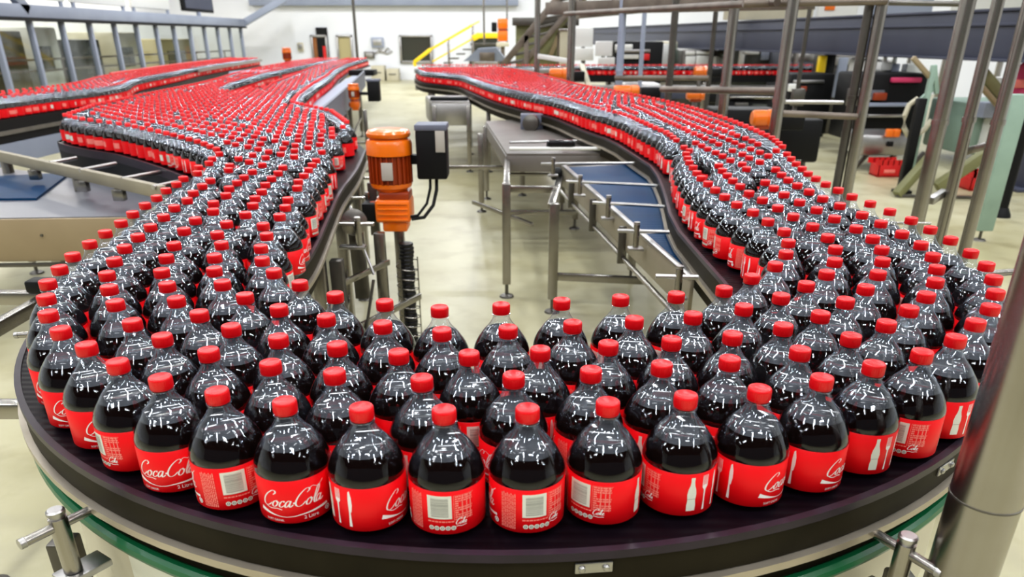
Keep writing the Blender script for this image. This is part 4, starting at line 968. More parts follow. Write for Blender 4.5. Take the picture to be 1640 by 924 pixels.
for f in (.15, .45, .8): 
    q = A0.lerp(A1, f); b = MB(); b.alathe([(.008, 0), (.008, .01)], 'steel_dark', (q.x, q.y-.02, z-.10), (0, -1, 0), 10); part(b, 'bolt', t)
leg(A0.x+.3, A0.y+.3, z-.02, t); leg(A1.x-.2, A1.y+.3, z-.02, t); leg(A2.x-.3, A2.y+.2, z-.02, t)
B0, B1, B2 = G(-50, 318, .815), G(58, 317, .815), G(112, 276, .815); B3 = G(-50, 284, .815)
b = MB(); b.prism([V2(B0), V2(B1), V2(B2), V2(B3)], .80, .815, 'belt_blue'); tag(b.obj('blue_mat'), 'blue belt section lying on the grey side table at the left edge', 'belt')

# ---- frame stubs and brackets at the left edge of the front bend
t = thing('side_stand', 'brown steel frame of posts and rails at the left edge beside the bend', 'frame', (-1.75, 2.4, 0))
for (x, y) in ((-1.78, 2.75), (-1.82, 2.05)): leg(x, y, .86, t, w=.05, m='steel_dark')
b = MB(); b.bar((-1.42, 2.75, .83), (-2.2, 2.75, .83), .05, .05, 'steel'); b.bar((-1.42, 2.05, .70), (-2.2, 2.05, .70), .05, .05, 'steel'); b.bar((-1.8, 1.9, .83), (-1.8, 2.9, .83), .04, .05, 'steel'); part(b, 'rail', t)
b = MB(); b.box((-1.80, 2.75, .88), (.14, .07, .05), 'black', ch=.01); b.box((-1.62, 2.75, .865), (.10, .06, .03), 'black', ch=.008); part(b, 'clamp_block', t)

# ---- foreground pole on the right
q = G(1549, 924, .90); q = Vector((.782, 1.024, 0)); R_ = .053
t = thing('pole', 'large stainless pole nearest the camera at the right edge', 'pole', (q.x, q.y, 0))
b = MB(); b.tube((q.x, q.y, .02), (q.x, q.y, 1.062), R_, 'steel', 40); part(b, 'lower_tube', t)
b = MB(); b.tube((q.x, q.y, 1.064), (q.x, q.y, 3.2), R_, 'steel', 40); part(b, 'upper_tube', t)
b = MB(); b.alathe([(R_-.001, 0), (R_+.0012, .001), (R_+.0012, .004), (R_-.001, .005)], 'steel_dark', (q.x, q.y, 1.0605), (0, 0, 1), 40); part(b, 'joint_ring', t)
b = MB(); b.alathe([(.09, 0), (.09, .012), (.05, .02)], 'steel', (q.x, q.y, 0), (0, 0, 1), 28); part(b, 'base_flange', t)

# ---- gear motors
def gearmotor(lab, x, y, z0, s=1.0, vertical=True, rz=0.0, box=True, plate=True):
    t = thing('gear_motor', lab, 'motor', (x, y, z0), rz)
    def mk(nm, f, par=None):
        b = MB(); f(b); o = b.obj(nm); o.parent = par or t; return o
    def body(b):
        b.lathe([(.085*s, .19*s), (.112*s, .20*s), (.118*s, .215*s), (.118*s, .225*s)], 'orange', 28, closed_top=False)
        for k in range(24):
            a = 2*PI*k/24; b.box((.112*s*math.cos(a), .112*s*math.sin(a), .30*s), (.022*s, .007*s, .15*s), 'orange_dark', rz=a)
        b.lathe([(.108*s, .225*s), (.108*s, .38*s)], 'orange_dark', 28)
    bo = mk('motor_body', body)
    mk('fan_cover', lambda b: b.lathe([(.118*s, .375*s), (.128*s, .378*s), (.128*s, .435*s), (.120*s, .455*s), (.105*s, .462*s), (.105*s, .466*s)], 'orange', 32))
    mk('rain_cap', lambda b: b.lathe([(.07*s, .464*s), (.116*s, .470*s), (.122*s, .480*s), (.122*s, .492*s), (.112*s, .506*s), (.09*s, .512*s)], 'orange', 32))
    def gear(b):
        b.box((.01*s, 0, .075*s), (.20*s, .20*s, .13*s), 'orange', ch=.018*s); b.box((.015*s, 0, -.005*s), (.14*s, .16*s, .08*s), 'orange', ch=.012*s)
        b.box((.02*s, 0, .155*s), (.17*s, .17*s, .05*s), 'orange_dark', ch=.012*s); b.lathe([(.075*s, .17*s), (.10*s, .195*s)], 'orange', 24)
        for k in range(4): b.box((.01*s, -.102*s, (.03+.03*k)*s), (.17*s, .012*s, .010*s), 'orange', ch=.002*s)
        b.alathe([(.05*s, 0), (.045*s, .03*s), (.02*s, .035*s)], 'orange_dark', (-.10*s, 0, .07*s), (-1, 0, 0), 20)
    mk('gearbox', gear)
    if plate: mk('type_plate', lambda b: b.box((.0, -.127*s, .30*s), (.062*s, .012*s, .095*s), 'grey_label', ch=.003*s), bo)
    return t
gm = gearmotor('tall orange gear motor standing beside the left run at the aisle, nearest of the motors', -.672, 4.2, .80, .98)
def on(nm, f, root):
    b = MB(); f(b); return part(b, nm, root)
on('mounting_bracket', lambda b: (b.bar((-.84, 4.22, .86), (-.74, 4.22, .86), .16, .10, 'black', ch=.008), b.bar((-.80, 4.30, .70), (-.80, 4.30, 1.0), .05, .05, 'steel_dark')), gm)
# drive box
t = thing('drive_box', 'black frequency drive box with a grey label, right of the tall orange motor', 'box', (-.42, 4.2, 1.02))
on('housing', lambda b: b.box((-.435, 4.2, 1.175), (.165, .16, .26), 'black', ch=.012), t)
on('lid', lambda b: b.box((-.435, 4.2, 1.315), (.172, .17, .032), 'blue_grey', ch=.01), t)
on('label_plate', lambda b: b.box((-.385, 4.117, 1.245), (.05, .006, .11), 'grey_label', ch=.002), t)
on('bracket', lambda b: b.bar((-.56, 4.22, 1.14), (-.50, 4.22, 1.14), .06, .05, 'black', ch=.006), t)
pts = [(-.42, 4.2, 1.04), (-.42, 4.18, .98), (-.44, 4.15, .90), (-.49, 4.12, .84), (-.56, 4.12, .83)]
b = MB(); b.path3(pts, .010, 'black'); b.path3([(x-.035, y, zz+.01) for x, y, zz in pts], .008, 'black'); tag(b.obj('motor_cable'), 'pair of black cables hanging from the drive box to the orange gearbox', 'cable')
b = MB()
for k in range(30):
    z0 = .70-k*.022; b.alathe([(.040, 0), (.043, .006), (.043, .013), (.040, .019)], 'black_gloss', (-.60+.004*math.sin(k), 4.1, z0), (0, 0, -1), 14)
tag(b.obj('cable_hose'), 'black ribbed cable hose dropping from the orange gear motor to the floor', 'hose')
b = MB(); pts = [(-.60+.062*math.cos(k*.5), 4.1+.062*math.sin(k*.5), .60-k*.0045) for k in range(120)]; b.path3(pts, .0035, 'steel', 6)
for a in (0, 2.1, 4.2): b.tube((-.60+.062*math.cos(a), 4.1+.062*math.sin(a), .02), (-.60+.062*math.cos(a), 4.1+.062*math.sin(a), .62), .004, 'steel', 6)
tag(b.obj('wire_guard'), 'thin wire cage round the black cable hose', 'guard')
# steelwork beside the left run
t = thing('drive_support', 'steel support posts with a round steel disc beside the left run below the motor', 'support', (-.78, 3.9, 0))
on('disc', lambda b: b.alathe([(.062, 0), (.066, .006), (.066, .02), (.02, .03)], 'steel', (-.80, 3.72, .905), (.35, -1, .1), 30), t)
on('rod', lambda b: b.tube((-.80, 3.70, .91), (-.70, 3.62, .66), .008, 'steel_light'), t)
on('tall_post', lambda b: b.bar((-.79, 3.74, .50), (-.80, 3.74, .90), .055, .07, 'steel_dark'), t)
leg(-.70, 3.85, .82, t, w=.055); leg(-.66, 4.28, .80, t, w=.055)
leg(-.83, 3.40, .80, t, w=.06, m='steel_dark')
on('cross_tie', lambda b: (b.bar((-.85, 3.42, .66), (-.66, 3.85, .66), .02, .03, 'steel'), b.bar((-.83, 3.40, .42), (-.52, 4.0, .42), .02, .035, 'steel'), b.bar((-.83, 3.40, .36), (-.70, 3.85, .36), .02, .03, 'steel'), b.tube((-.70, 3.6, .64), (-.80, 3.45, .10), .008, 'steel_dark')), t)
# farther motors
gm2 = gearmotor('round orange motor with a black box up the aisle beside the grey side rail', -2.18, 10.9, .86, .62); gm2.rotation_euler = (0, -PI/2*0, 0)
b = MB(); b.box((-1.90, 10.9, 1.08), (.16, .16, .26), 'black', ch=.012); b.bar((-2.1, 10.9, 1.05), (-1.95, 10.9, 1.05), .04, .04, 'black'); b.box((-1.90, 10.9, 1.22), (.18, .18, .03), 'blue_grey', ch=.008)
tag(b.obj('drive_box'), 'small black drive box beside the round orange motor up the aisle', 'box')
t = thing('motor_stand', 'grey pipe stand under the round orange motor up the aisle', 'stand', (-2.2, 10.9, 0))
leg(-2.3, 10.8, .84, t, w=.06); leg(-2.05, 10.9, .84, t, w=.05); leg(-2.45, 9.9, .80, t, w=.06)
on('brace', lambda b: (b.bar((-2.3, 10.8, .40), (-2.05, 10.9, .40), .03, .04, 'steel'), b.bar((-2.45, 9.9, .8), (-2.3, 10.8, .5), .03, .04, 'steel')), t)
gearmotor('small orange motor standing on the strands at the far left by the white wall', -6.0, 21.5, 1.02, .95, plate=False)

# ================================================================== RIGHT-HAND STEELWORK AND BACKGROUND
# ---- round steel posts: (pixel u, v, depth, radius, material, label)
POSTS = [(1500, 220, 4.6, .042, 'steel', 'thick stainless post right of the bottles, leftmost of the near trio'),
         (1545, 220, 4.75, .034, 'steel', 'stainless post right of the bottles, middle of the near trio'),
         (1585, 246, 4.6, .035, 'steel', 'stainless post right of the bottles, rightmost of the near trio'),
         (1240, 215, 6.3, .046, 'steel', 'stainless post rising just behind the outer edge of the right sweep'),
         (1345, 270, 6.6, .036, 'steel_dark', 'left one of the close pair of dark posts behind the right run'),
         (1363, 270, 6.55, .046, 'steel', 'right one of the close pair of posts behind the right run'),
         (1164, 120, 8.3, .052, 'steel', 'stout post behind the right sweep under the navy beam'),
         (1073, 120, 9.6, .042, 'steel_dark', 'dark post behind the right sweep, left of the stout one'),
         (1136, 120, 11.5, .034, 'steel_dark', 'slim dark post just left of the stout post'),
         (993, 100, 12.0, .055, 'column_grey', 'pale grey post behind the middle of the right sweep'),
         (1027, 100, 14.5, .040, 'column_grey', 'slim pale post behind the right sweep, between two thicker ones'),
         (914, 100, 12.5, .060, 'steel', 'grey post by the conveyor truss, leftmost of those behind the sweep'),
         (860, 90, 15.5, .055, 'steel', 'short-looking grey post in front of the conveyor truss')]
for (u, v, Y, r, m, lab) in POSTS:
    p = AY(u, v, Y); zt = 4.2 if Y < 7 else 4.6
    t = thing('steel_post', lab, 'post', (p.x, Y, 0), group='posts behind the right run')
    b = MB(); b.tube((p.x, Y, .015), (p.x, Y, zt), r, m, 22); part(b, 'tube', t)
    b = MB(); b.alathe([(r*2.1, 0), (r*2.1, .012), (r*1.2, .02)], m, (p.x, Y, 0), (0, 0, 1), 22); part(b, 'base_flange', t)
    b = MB(); b.alathe([(r, 0), (r+.006, .001), (r+.006, .03), (r, .031)], m, (p.x, Y, 1.28), (0, 0, 1), 22); part(b, 'collar', t)
def rail3(name, lab, cat, segs, m='brown_steel', rect_=False):
    b = MB()
    for (p, q, r) in segs:
        if rect_: b.bar(p, q, r*2, r*2, m)
        else: b.tube(p, q, r, m, 12)
    return tag(b.obj(name), lab, cat)
# horizontal rails tying posts together
rail3('cross_rail', 'horizontal steel rail between the stout post and the close pair of posts', 'rail', [(AY(1060, 143, 8.2), AY(1250, 146, 6.45), .03)], 'brown_steel')
rail3('cross_rail', 'steel rail below the navy beam from the pale post to the stout post', 'rail', [(AY(985, 125, 11.8), AY(1135, 125, 11.3), .035)], 'brown_steel')
rail3('cross_rail', 'long steel rail joining the outer-edge post to the close pair of posts', 'rail', [(AY(1240, 181, 6.42), AY(1372, 187, 6.45), .026)], 'brown_steel')
rail3('cross_rail', 'thin bright rail just above the long rail by the outer-edge post', 'rail', [(AY(1240, 163, 6.42), AY(1350, 164, 6.5), .016)], 'steel_light')
rail3('tie_bar', 'short bright tie bar between the near trio of posts, low down', 'bar', [(AY(1490, 322, 4.66), AY(1512, 308, 4.8), .022)], 'steel_light', True)
rail3('tie_bar', 'grey angled tie bar between the middle and right posts of the near trio', 'bar', [(AY(1546, 243, 4.82), AY(1600, 227, 4.72), .022)], 'steel', True)
rail3('stub_rod', 'thin rod with a clamp sticking out right of the outer bottles', 'rod', [(Vector((1.50, 3.95, AY(1430, 355, 3.95).z)), AY(1490, 358, 3.9), .008)], 'steel')
# pipe frame along the top of the picture
rail3('overhead_pipe', 'brown overhead pipe crossing the top of the steel posts', 'pipe', [(AY(905, 22, 12.6), AY(1245, 4, 6.4), .03)], 'brown_steel')
rail3('overhead_pipe', 'brown overhead pipe above the navy beam between outer-edge post and close pair', 'pipe', [(AY(1190, 6, 6.5), AY(1420, 2, 6.5), .028)], 'brown_steel')
rail3('overhead_pipe', 'thin dark pipe above the navy beam at the upper right', 'pipe', [(AY(1395, 4, 7.5), AY(1560, 7, 7.4), .022)], 'steel_dark')
# catwalk underside top centre
t = thing('catwalk', 'brown steel catwalk crossing high above the far conveyor', 'walkway', (2.4, 16, 2.4))
p, q = AY(925, 24, 15.8), AY(1065, 10, 15.8)
on('deck', lambda b: b.bar((p.x, 15.9, p.z+.02), (q.x+.8, 15.9, p.z+.22), 1.1, .16, 'brown_steel', ch=.01), t)
on('handrail', lambda b: (b.tube((p.x, 15.4, p.z+.9), (q.x+.8, 15.4, p.z+1.1), .03, 'steel'), [b.tube((p.x+f*(q.x+.8-p.x), 15.4, p.z+f*.2), (p.x+f*(q.x+.8-p.x), 15.4, p.z+.9+f*.2), .025, 'steel') for f in (0, .25, .5, .75, 1)]), t)
# inclined truss conveyor rising to upper right, left of the post group
t = thing('inclined_conveyor', 'brown lattice conveyor climbing to the top edge beside the yellow stair', 'conveyor', (.3, 21, 0))
a0, a1 = AY(806, 104, 21), AY(915, -30, 21); e0, e1 = AY(836, 104, 21), AY(955, -30, 21)
def truss(b):
    for dy in (0, .7):
        b.bar((a0.x, 21+dy, a0.z), (a1.x, 21+dy, a1.z), .12, .16, 'brown_steel'); b.bar((e0.x, 21+dy, e0.z), (e1.x, 21+dy, e1.z), .10, .12, 'brown_steel')
    for k in range(9):
        f, g = k/9, (k+.6)/9
        for dy in (0, .7): b.bar((a0.x+(a1.x-a0.x)*f, 21+dy, a0.z+(a1.z-a0.z)*f), (e0.x+(e1.x-e0.x)*g, 21+dy, e0.z+(e1.z-e0.z)*g), .06, .06, 'steel_dark')
on('truss', truss, t)
on('belt_cover', lambda b: b.bar((e0.x+.1, 21.35, e0.z), (e1.x+.1, 21.35, e1.z), .6, .1, 'moss'), t)
on('leg', lambda b: b.bar((a0.x+.6, 21.0, 0), (a0.x+.6, 21.0, 1.8), .12, .12, 'brown_steel'), t)
on('leg', lambda b: b.bar((e0.x+1.0, 21.6, 0), (e0.x+1.0, 21.6, 2.6), .12, .12, 'brown_steel'), t)
# olive machine behind the truss
p0, p1 = AY(826, 100, 23), AY(915, 38, 23)
t = thing('olive_machine', 'olive machine housing with a slanted brace behind the lattice conveyor', 'machine', ((p0.x+p1.x)/2, 23.6, 0))
on('housing', lambda b: b.box(((p0.x+p1.x)/2, 23.7, p1.z/2), (p1.x-p0.x, 1.4, p1.z), 'moss', ch=.04), t)
on('brace', lambda b: b.bar(AY(880, 92, 22.9), AY(900, 46, 22.9), .16, .12, 'panel_tan'), t)
on('top_beam', lambda b: b.bar((p0.x-.1, 22.9, p1.z+.05), (p1.x+.2, 22.9, p1.z+.05), .2, .2, 'steel_dark'), t)
# white guard panels
for i, (u0, v0, u1, v1, Y, lab) in enumerate(((921, 45, 949, 75, 19.5, 'white machine guard panel behind the posts, upper one by the pale post'), (921, 77, 950, 97, 19.4, 'white machine guard panel behind the posts, lower one by the pale post'),
                                              (954, 66, 980, 90, 19.0, 'white tapered guard panel left of the dark machine gap'), (958, 92, 984, 106, 18.8, 'low white guard panel above the crossing bottles'))):
    p, q = AY(u0, v0, Y), AY(u1, v1, Y); t = thing('machine_guard', lab, 'panel', ((p.x+q.x)/2, Y, q.z), group='white guard panels behind the posts')
    on('sheet', lambda b: b.box(((p.x+q.x)/2, Y, (p.z+q.z)/2), (q.x-p.x, .06, p.z-q.z), 'panel_white', ch=.025), t)
    on('mounting_bar', lambda b: (b.bar(((p.x+q.x)/2, Y+.08, q.z-.35 if i < 2 else q.z-.1), ((p.x+q.x)/2, Y+.08, p.z), .08, .05, 'steel_dark')), t)
p, q = AY(903, 96, 20.2), AY(918, 50, 20.2)
b = MB(); b.prism([(p.x-.1, 20.2), (q.x, 20.2), (q.x, 20.5), (p.x-.1, 20.5)], .4, q.z, 'panel_cream'); b.box(((p.x+q.x)/2, 20.35, q.z+.03), (.5, .36, .06), 'steel', ch=.01); tag(b.obj('guard_column'), 'pale guard column left of the white guard panels', 'column')
# block machine with pale windows behind the navy beam
def machine(lab, u0, v0, u1, v1, Y, D, body, extras, zb=0.0, name='packing_machine'):
    p, q = AY(u0, v0, Y), AY(u1, v1, Y); zl = max(zb, .0)
    t = thing(name, lab, 'machine', ((p.x+q.x)/2, Y+D/2, zl)); w = q.x-p.x
    on('housing', lambda b: b.box(((p.x+q.x)/2, Y+D/2, (p.z+zl)/2), (w, D, p.z-zl), body, ch=.04), t)
    for (nm, a0, b0, a1, b1, m, dd) in extras:
        r0, r1 = AY(a0, b0, Y), AY(a1, b1, Y)
        on(nm, lambda b: b.box(((r0.x+r1.x)/2, Y-dd/2, (r0.z+r1.z)/2), (abs(r1.x-r0.x), dd, abs(r0.z-r1.z)), m, ch=.015), t)
    return t
machine('dark machine with white bars and pale doors behind the crossing bottles', 985, 66, 1060, 112, 20.5, 1.6, 'black', [('white_bar', 985, 71, 1012, 80, 'panel_white', .1), ('rail', 985, 79, 1040, 84, 'steel_light', .14), ('white_bar', 990, 87, 1022, 94, 'panel_white', .1), ('red_beacon', 1028, 86, 1038, 96, 'crate_red', .18)])
machine('pale machine with white doors behind the slim posts under the navy beam', 1056, 66, 1082, 112, 22, 1.5, 'panel_cream', [('door', 1058, 70, 1068, 108, 'panel_white', .06), ('door', 1070, 70, 1080, 108, 'mint', .06)])
machine('machine with four bright window panels under the navy beam', 1094, 80, 1160, 112, 21, 1.6, 'steel_dark', [('window_panel', 1098, 82, 1112, 88, 'panel_white', .06), ('window_panel', 1115, 82, 1138, 87, 'panel_white', .06), ('window_panel', 1098, 90, 1112, 106, 'panel_white', .06), ('window_panel', 1115, 89, 1133, 106, 'panel_white', .06), ('window_panel', 1138, 90, 1154, 104, 'panel_white', .06)])
machine('grey machine with a white pipe frame behind the stout post', 1165, 74, 1232, 116, 20, 1.4, 'glass_dark', [('white_pipe', 1184, 80, 1188, 114, 'panel_white', .10), ('white_pipe', 1186, 82, 1214, 87, 'panel_white', .10), ('panel', 1219, 80, 1230, 96, 'column_grey', .08)])
machine('grey machine top behind the outer-edge post, above the crossing bottles', 1258, 82, 1322, 112, 18.9, 1.2, 'table_grey', [('vent', 1266, 86, 1310, 97, 'steel_light', .06), ('cap', 1268, 79, 1278, 84, 'panel_white', .12)])
machine('grey lattice cabinet left of the white control boxes at the right', 1334, 88, 1390, 160, 15.5, 1.0, 'steel_dark', [('panel', 1338, 92, 1366, 104, 'steel_light', .05), ('orange_button', 1338, 148, 1350, 156, 'orange_dark', .1), ('post', 1342, 92, 1346, 156, 'column_grey', .08)])
p = AY(1318, 89, 15); q = AY(1318, 116, 15)
b = MB(); b.bar((p.x, 15, q.z), (p.x, 15, p.z), .14, .12, 'yellow', ch=.015); b.bar((p.x+.16, 15.05, 0), (p.x+.16, 15.05, p.z+.05), .18, .12, 'black', ch=.01); b.bar((p.x, 15, q.z+.1), (p.x+.16, 15.05, q.z+.1), .05, .05, 'black')
tag(b.obj('light_barrier'), 'yellow light barrier on a black post left of the grey lattice cabinet', 'barrier')
machine('white control cabinet with hanging boxes at the right under the navy beam', 1392, 95, 1424, 142, 13.5, .8, 'panel_white', [('lock', 1398, 128, 1404, 136, 'steel_dark', .05), ('edge', 1420, 98, 1424, 140, 'steel', .04)], zb=.9)
for i, (u0, v0, u1, v1, m, lab) in enumerate(((1412, 99, 1428, 113, 'panel_white', 'white hanging control box beside the white control cabinet, the left of three'), (1430, 102, 1440, 118, 'column_grey', 'grey hanging control box, the middle of three under the navy beam'), (1454, 102, 1474, 122, 'panel_white', 'white hanging control box, the right of three under the navy beam'))):
    p, q = AY(u0, v0, 13), AY(u1, v1, 13); t = thing('control_box', lab, 'box', ((p.x+q.x)/2, 13, q.z))
    on('housing', lambda b: b.box(((p.x+q.x)/2, 13.1, (p.z+q.z)/2), (q.x-p.x, .2, p.z-q.z), m, ch=.02), t)
    on('hanger', lambda b: b.bar(((p.x+q.x)/2, 13.1, p.z), ((p.x+q.x)/2, 13.1, p.z+.5), .05, .05, 'panel_white'), t)
machine('dark bottling machine with rows of drawers at the right below the control boxes', 1384, 118, 1476, 208, 12.2, 1.0, 'black', [('shelf', 1426, 124, 1472, 132, 'sign_pink', .08), ('panel', 1386, 144, 1412, 160, 'table_grey', .06), ('shelf', 1386, 164, 1450, 170, 'column_grey', .12), ('shelf', 1386, 182, 1446, 187, 'steel_light', .12), ('copper_drum', 1396, 148, 1414, 160, 'orange_dark', .12)], zb=.25)
t = machine('long grey base cabinet with orange clips near the red crate', 1384, 216, 1452, 246, 10.9, .8, 'steel_light', [('round_lock', 1421, 226, 1428, 234, 'black', .05), ('orange_clip', 1418, 206, 1426, 219, 'orange', .08), ('orange_clip', 1429, 206, 1437, 219, 'orange', .08)], zb=.22, name='base_cabinet')
on('feet', lambda b: [b.bar((x, 11.1, 0), (x+.18, 11.1, .24), .05, .05, 'steel_dark') for x in (5.0, 5.4, 5.8)], t)
# black motor housings behind the outer rail
p, q = AY(1252, 192, 7.9), AY(1312, 262, 7.9)
t = thing('motor_cabinet', 'black motor cabinet behind the right run below the long steel rail', 'cabinet', ((p.x+q.x)/2, 8.2, 0))
on('housing', lambda b: b.box(((p.x+q.x)/2, 8.2, (p.z+q.z)/2), (q.x-p.x, .5, p.z-q.z), 'black', ch=.03), t)
on('handle', lambda b: b.path3([((p.x+q.x)/2-.04, 7.94, .55), ((p.x+q.x)/2-.04, 7.9, .60), ((p.x+q.x)/2+.03, 7.9, .60), ((p.x+q.x)/2+.03, 7.94, .50)], .008, 'steel'), t)
on('leg', lambda b: b.bar((p.x+.08, 8.2, 0), (p.x+.08, 8.2, q.z+.05), .05, .05, 'steel_dark'), t); on('leg', lambda b: b.bar((q.x-.06, 8.2, 0), (q.x-.06, 8.2, q.z+.05), .05, .05, 'steel_dark'), t)
b = MB(); p = AY(1190, 165, 9.2); b.box((p.x+.05, 9.4, .78), (.75, .5, .42), 'black', ch=.03); b.bar((p.x-.1, 9.3, 0), (p.x-.1, 9.3, .6), .06, .06, 'steel_dark'); b.bar((p.x+.25, 9.3, 0), (p.x+.25, 9.3, .6), .06, .06, 'steel_dark'); tag(b.obj('drive_unit'), 'black drive unit behind the outer edge of the right sweep', 'unit')
# horizontal orange motors
def hmotor(lab, u, v, Y, L, r, boxside=1):
    p = AY(u, v, Y); t = thing('drive_motor', lab, 'motor', (p.x, Y, p.z))
    on('motor_body', lambda b: (b.alathe([(r*.8, 0), (r, .02), (r, L*.62), (r*.9, L*.66)], 'orange', (p.x-L/2, Y, p.z), (1, 0, 0), 22)), t)
    on('fan_cover', lambda b: b.alathe([(r*.92, 0), (r*1.06, .01), (r*1.06, L*.28), (r*.8, L*.34)], 'orange', (p.x-L/2+L*.66, Y, p.z), (1, 0, 0), 22), t)
    on('terminal_box', lambda b: (b.box((p.x+boxside*(L*.5+.16), Y+.05, p.z-.03), (.26, .2, .16), 'black', ch=.02), b.box((p.x, Y+.02, p.z-r), (L*.6, r*1.4, .06), 'orange_dark', ch=.01)), t)
    on('foot', lambda b: b.bar((p.x, Y+.05, 0), (p.x, Y+.05, p.z-r*.8), .07, .07, 'steel_dark'), t)
    return t
hmotor('orange motor lying behind the middle of the right sweep', 1003, 146, 10.6, .34, .075)
hmotor('small orange motor above the crossing line, left of the grey post', 895, 119, 14.2, .34, .10)
hmotor('orange motor behind the right sweep just left of the outer-edge post', 1222, 189, 7.6, .22, .075)
hmotor('orange motor above the crossing bottles near the slim dark post', 1122, 114, 15.6, .26, .09)
hmotor('dull orange motor below the long rail near the slim dark post', 1115, 152, 12.4, .30, .07)
# pale post and white arm between truss and crossing line
b = MB(); b.bar(AY(932, 104, 15), AY(946, 148, 13.8), .09, .06, 'panel_cream', ch=.008); b.bar(AY(862, 90, 15.2), AY(912, 98, 15.0), .08, .08, 'panel_white', ch=.01); tag(b.obj('support_arm'), 'pale slanted support arm between the left grey post and the right sweep', 'arm')
# mint frame legs and hoses far right
p = AY(1568, 384, 6.93)
t = thing('mint_column', 'pale mint column with a levelling foot right of the near posts', 'column', (p.x, 6.93, 0))
on('column', lambda b: b.bar((p.x, 6.93, .10), (p.x, 6.93, 1.30), .15, .12, 'mint', ch=.01), t)
on('levelling_foot', lambda b: (b.tube((p.x, 6.93, .02), (p.x, 6.93, .12), .014, 'steel_dark', 10), b.alathe([(.06, 0), (.05, .015), (.02, .02)], 'steel_dark', (p.x, 6.93, 0), (0, 0, 1), 18)), t)
p = AY(1604, 344, 7.95)
t = thing('machine_stand', 'dark slim machine stand with a flared foot at the right edge', 'stand', (p.x, 7.95, 0))
on('tube', lambda b: b.tube((p.x, 7.95, .05), (p.x, 7.95, 1.1), .045, 'black', 16), t)
on('foot', lambda b: b.lathe([(.09, 0), (.085, .03), (.05, .10)], 'black', 18, c=(p.x, 7.95, 0)), t)
# mint frame: diagonal braces
t = thing('floor_brace', 'mossy green diagonal brace on the floor behind the near posts', 'brace', (4.6, 8.6, 0))
f0, f1 = G(1436, 312, .03), AY(1500, 240, 9.2); f2, f3 = AY(1500, 300, 8.9), AY(1640, 205, 8.9)
on('lower_brace', lambda b: b.bar(f0, f1, .10, .10, 'moss', ch=.01), t)
on('upper_brace', lambda b: b.bar(f2, f3, .12, .12, 'moss', ch=.01), t)
on('post', lambda b: b.bar((f1.x, f1.y, 0), (f1.x, f1.y, 1.0), .08, .08, 'moss', ch=.01), t)
on('floor_bar', lambda b: b.bar((f0.x, f0.y, .02), (f0.x+.9, f0.y-.1, .02), .05, .03, 'steel_dark'), t)
p = AY(1443, 310, 9.3); q = AY(1452, 205, 9.3)
b = MB(); b.bar((p.x, 9.3, .03), (p.x, 9.3, 1.1), .10, .10, 'black', ch=.01); b.box((p.x, 9.3, .02), (.18, .18, .04), 'black', ch=.01); tag(b.obj('dark_post'), 'black square post beside the red crate', 'post')
p = AY(1466, 240, 9.6); b = MB(); b.bar((p.x, 9.6, .02), (p.x, 9.6, 1.45), .06, .06, 'mint', ch=.008); b.bar((p.x, 9.6, 1.45), AY(1500, 150, 9.6), .05, .05, 'mint', ch=.006); b.bar(AY(1462, 92, 9.62), AY(1500, 136, 9.62), .06, .05, 'panel_tan', ch=.006); b.bar(AY(1500, 136, 9.62), AY(1470, 165, 9.62), .05, .05, 'mint', ch=.006)
tag(b.obj('mint_bracket'), 'pale mint angled bracket arms hanging below the navy beam', 'bracket')
pts = [AY(u, v, 9.4) for u, v in ((1470, 158), (1456, 168), (1449, 185), (1448, 205), (1454, 217), (1466, 218), (1480, 208), (1492, 192))]
b = MB(); b.path3(pts, .03, 'panel_cream', 12); tag(b.obj('hanging_hose'), 'thick cream hose hanging in a loop below the navy beam', 'hose')
t = machine('mint green machine base at the right edge behind the near posts', 1560, 165, 1700, 240, 11.5, 1.2, 'mint', [('top_plate', 1560, 162, 1600, 186, 'column_grey', .3), ('dark_slot', 1575, 176, 1600, 190, 'black', .06)], zb=.15)
b = MB(); b.bar(AY(1570, 115, 11), AY(1612, 165, 11), .16, .14, 'moss', ch=.01); b.bar(AY(1566, 132, 10.9), AY(1600, 172, 10.9), .10, .05, 'panel_tan', ch=.01); tag(b.obj('diagonal_guard'), 'dark green diagonal guard bar at the right above the mint machine', 'guard')
b = MB(); p = AY(1648, 138, 10.2); b.lathe([(.0, -.02), (.30, -.02), (.32, 0), (.30, .02), (.0, .02)], 'sign_pink', 36); o = b.obj('round_sign'); o.data.transform(Matrix.Translation(p) @ Matrix.Rotation(PI/2, 4, 'X')); tag(o, 'round crimson sign with a pale bar at the right edge', 'sign')
s_ = MB(); s_.box((p.x-.05, 10.17, p.z+.03), (.36, .02, .10), 'print_pink', ch=.004); k = s_.obj('pale_bar'); k.parent = o
c_ = MB(); c_.box((p.x+.75, 11.3, .62), (.9, .4, 1.24), 'panel_white', ch=.03); tag(c_.obj('white_cabinet'), 'white cabinet behind the round crimson sign at the right edge', 'cabinet')
machine('low black machine bed between the stout post and the outer-edge post', 1166, 150, 1236, 206, 9.9, .6, 'black', [('bed_rail', 1168, 154, 1234, 158, 'steel', .08), ('side_plate', 1176, 164, 1196, 176, 'steel_dark', .05), ('hatch', 1204, 166, 1224, 190, 'glass_dark', .04)], zb=.12, name='machine_bed')
machine('dark machine bed with a pale strip behind the long steel rail', 1268, 118, 1332, 160, 13.6, .8, 'black', [('pale_strip', 1270, 128, 1318, 133, 'steel_light', .06), ('white_box', 1262, 134, 1276, 146, 'panel_white', .12), ('round_lock', 1282, 138, 1290, 146, 'orange_dark', .05)], zb=.2, name='machine_bed')
